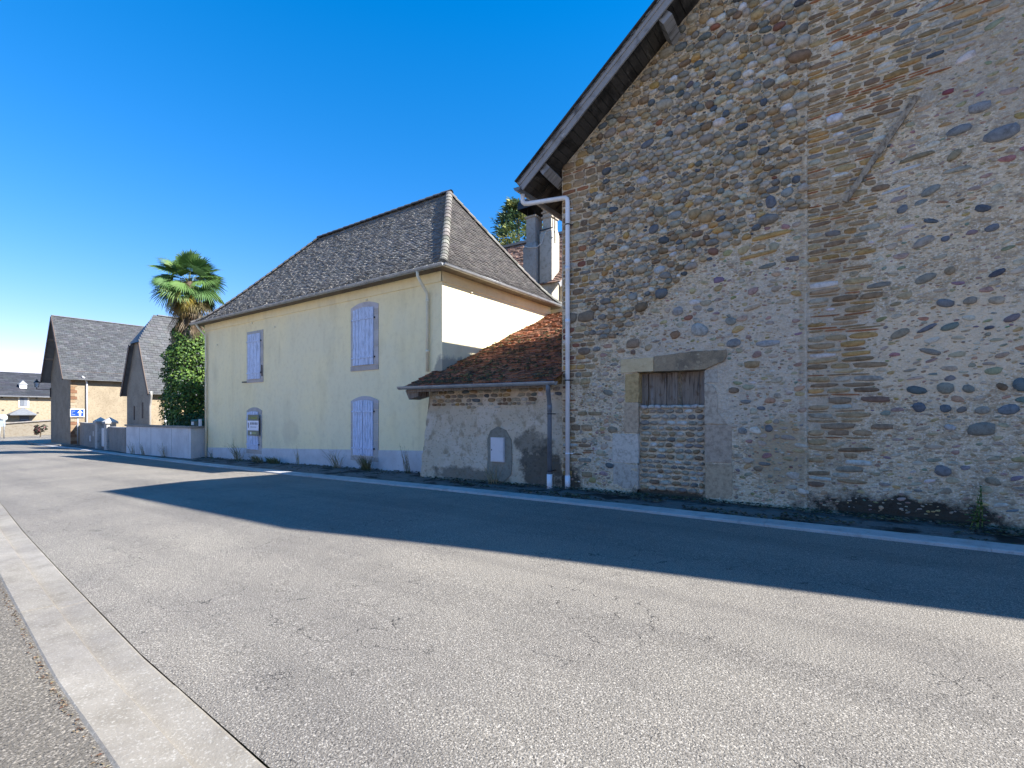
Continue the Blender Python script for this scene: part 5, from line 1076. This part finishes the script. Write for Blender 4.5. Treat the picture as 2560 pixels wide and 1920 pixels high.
MB().tube([(-72, 11.35, -.8), (-72, 11.35, 1.6)], .05, 8, (.3, .31, .32)).build('post', M['zinc'], rs, True); MB().tube([(-72, 11.05, -.8), (-72, 11.05, .5)], .05, 8, (.3, .31, .32)).build('post', M['zinc'], rs, True)
MB().tube([(-72.06, 11.28, 1.35), (-72.02, 11.28, 1.35)], .36, 20, (.42, .45, .46)).build('disc', M['attr'], rs, True); MB().tube([(-72.0, 11.28, 1.35), (-71.99, 11.28, 1.35)], .27, 20, (.55, .58, .58)).build('disc_face', M['attr'], rs, True)
MB().box((-72.04, 10.95, .45), (-72.0, 11.45, 1.05), (.24, .30, .34)).build('plate', M['attr'], rs)
shrub('red_shrub', (-72.5, 14.2, -.8), (.55, .5, .8), 260, .26, [(.03, .035, .02), (.10, .03, .035), (.02, .025, .018)], 'small dark red-leaved shrub at the foot of the far barn', 5)
for (x, y, h, r_, lab) in ((-118, 16.4, 9.6, 3.4, 'brownish treetop above the far roof at the left edge'), (-125, 24.0, 8.9, 2.2, 'small dark treetop peeping over the far roof ridge')):
    t_ = empty('far_tree', (x, y, -1), lab, 'tree', 'trees beyond the far house'); q = MB()
    for k in range(14): leafmass(q, (x+rnd(-1, 1)*r_*.6, y+rnd(-1, 1)*r_*.6, h-r_*.7+rnd(-1, .7)*r_*.5), 130, (r_*.5, r_*.5, r_*.4), .45, [(.10, .085, .04), (.13, .10, .05), (.06, .07, .03)])
    q.build('crown', M['leaf'], t_); MB().tube([(x, y, -1), (x, y, h-r_)], [.3, .15], 7).build('trunk', M['bark'], t_, True)

# ------------------------------------------------------------------ weeds, litter and the plant by the barn
def weed(name, X, Y, h, spread, n, pal, label, lean=.5, leafy=.0, lsize=.03, group='weeds along the house wall', m_='straw', cat='weed'):
    z0 = zg(X)+.01; e = empty(name, (X, Y, z0), label, cat, group); b = MB(); lf = MB()
    for _ in range(n):
        a = rnd(0, 6.283); l_ = h*rnd(.45, 1); p0 = Vector((X+rnd(-.5, .5)*spread*.5, Y+rnd(-.25, .1)*.4, z0)); d = Vector((math.cos(a)*lean*rnd(.2, 1), -abs(math.sin(a))*lean*rnd(.1, .7), 1)).normalized(); bend = Vector((d.x, d.y, 0))*rnd(.1, .6)
        pts = [p0+d*l_*t+bend*l_*t*t-Vector((0, 0, .35*lean*l_*t*t*rnd(0, 1))) for t in (0, .35, .7, 1)]; c = jit(random.choice(pal), .25); w = rnd(.004, .008)
        b.tube(pts, [w, w*.9, w*.7, w*.3], 3, c, False)
        for _k in range(int(leafy*rnd(.5, 1.5))):
            t = rnd(.15, 1); i = min(2, int(t*3)); leaf(lf, pts[i].lerp(pts[i+1], t*3-i)+Vector((rnd(-.02, .02), rnd(-.02, .02), 0)), (rnd(-1, 1), -1, .5), lsize*rnd(.6, 1.4), jit(random.choice(pal), .3), .4)
    b.build('stalks', M['straw'], e)
    if lf.v: lf.build('leaves', M['leaf'], e)
DRY = [(.34, .28, .16), (.25, .21, .12), (.17, .16, .08), (.42, .36, .24)]; GW = [(.11, .13, .045), (.17, .17, .06), (.085, .10, .035), (.22, .20, .10)]
weed('dry_weed', -20.9, 10.12, .95, .9, 40, DRY+GW, 'tangled dry weed below the shutter with the sale board', .7, 5)
weed('grass_tuft', -19.3, 10.08, .38, 1.2, 130, GW+DRY[:2], 'low green grass tuft right of the sale-board shutter', .9, 1.5)
weed('grass_tuft', -18.1, 10.05, .36, 1.3, 150, GW, 'second low grass tuft along the house, left of the thin weed', .9, 1.5)
weed('thin_weed', -16.6, 10.12, .75, .25, 14, DRY, 'thin upright dry weed halfway along the house wall', .25, 6)
weed('dry_weed', -14.3, 10.1, .85, .7, 34, DRY, 'dry brown weed at the left foot of the door shutters', .75, 5)
weed('green_weed', -12.75, 10.08, .62, .75, 120, GW+GW+DRY[:1], 'leafy green weed at the right foot of the door shutters', .75, 5)
weed('thin_weed', -10.9, 10.1, .95, .3, 18, DRY+GW[:1], 'tall thin weed beside the lean-to corner', .3, 6)
weed('thin_weed', -23.3, 10.1, .5, .2, 12, DRY, 'small withered weed by the left corner of the yellow house', .4, 5)
weed('dry_weed', -7.25, 9.45, .62, .5, 26, [(.34, .29, .17), (.26, .22, .12)], 'straw-coloured dry stalks below the white meter box', .6, 1, group='weeds along the lean-to')
for X, l_ in ((-30.9, 'dry weed against the left part of the white wall'), (-29.5, 'bushy dry weed in the middle of the white wall'), (-27.0, 'faint dry weed against the right part of the white wall')):
    weed('wall_weed', X, 9.62, .75, .5, 16, DRY, l_, .5, 4, group='weeds along the white wall')
# broad-leaved plant at the foot of the barn, right
pl = empty('leafy_plant', (1.22, 9.3, 0), 'bright green broad-leaved plant growing at the foot of the barn', 'plant'); b = MB(); st = MB()
for k in range(4):
    bx_ = 1.22+rnd(-.07, .1); tp = Vector((bx_+rnd(-.1, .12), 9.28+rnd(-.08, .03), rnd(.36, .62))); p0 = Vector((bx_, 9.33, .02)); st.tube([p0, p0.lerp(tp, .5)+Vector((.01, 0, 0)), tp], [.008, .007, .004], 5, (.10, .17, .05))
    for i in range(9):
        p = p0.lerp(tp, .2+.8*i/8); a = i*2.4+k; d = Vector((math.cos(a), -abs(math.sin(a))*.7-.1, .35)).normalized(); s = rnd(.07, .13)*(1.1-.4*i/8); sd_ = d.cross(Vector((0, 0, 1))).normalized()*s*.36; cc = jit(random.choice([(.10, .20, .06), (.13, .25, .08), (.08, .16, .05)]), .15)
        q0, q1, q2 = p+d*s*.15, p+d*s*.6+Vector((0, 0, s*.08)), p+d*s*1.15-Vector((0, 0, s*.2))
        b.add([p, q0+sd_*.6, q1+sd_, q2, q1-sd_, q0-sd_*.6, q1-Vector((0, 0, s*.06))], [(0, 1, 6), (1, 2, 6), (2, 3, 6), (3, 4, 6), (4, 5, 6), (5, 0, 6)], cc)
b.build('leaves', M['leaf'], pl); st.build('stem', M['leaf'], pl)
# moss, grit and dead leaves on the verge: nobody could count them
b = MB()
for _ in range(6500):
    X = rnd(-24, 3.0) if rnd(0, 1) < .4 else rnd(-9, 3); t = rnd(0, 1)**(.7 if X > -9 else .35); y0_, y1_ = yr(X)+.4, (9.55 if X > -9.9 else 10.25); Y = lerp(y0_, y1_, t)
    if ns(X*.9, Y*2.5, 3) < .02 and t < .75: continue
    if -10 < X < -5 and rnd(0, 1) < .4: continue
    s = rnd(.012, .045); z = zg(X)+.022+.03*t; a = rnd(0, 6.28); c = random.choice([(.03, .028, .018), (.05, .045, .02), (.10, .085, .05), (.022, .02, .015), (.07, .075, .03), (.16, .13, .09)])
    b.add([(X+s*math.cos(a), Y+s*math.sin(a), z), (X-s*.8*math.sin(a), Y+s*.8*math.cos(a), z+s*.3), (X-s*math.cos(a), Y-s*math.sin(a), z), (X+s*.8*math.sin(a), Y-s*.8*math.cos(a), z+s*.15), (X, Y, z+s*rnd(.3, .7))], [(0, 1, 4), (1, 2, 4), (2, 3, 4), (3, 0, 4)], jit(c, .3))
tag(b.build('verge_litter', M['straw']), 'dark moss, grit and dead leaves strewn along the foot of the walls', 'moss', kind='stuff')
b = MB()                                                # dry leaf crumbs and grit caught along the near kerb
for _ in range(420):
    X = rnd(-9, -1.6); Y = yl(X)-.455-abs(random.gauss(0, .018)); s_ = rnd(.004, .013); a = rnd(0, 6.28); z = zg(X)+.026
    b.add([(X+s_*math.cos(a), Y+s_*math.sin(a), z), (X-s_*.6*math.sin(a), Y+s_*.6*math.cos(a), z+s_*.5), (X-s_*math.cos(a), Y-s_*math.sin(a), z), (X+s_*.6*math.sin(a), Y-s_*.6*math.cos(a), z+s_*.3)], [(0, 1, 2, 3)], jit(random.choice([(.12, .065, .04), (.16, .115, .07), (.08, .055, .035), (.24, .19, .12)]), .25))
tag(b.build('kerb_litter', M['straw']), 'brown leaf crumbs and grit caught along the near kerb', 'litter', kind='stuff')
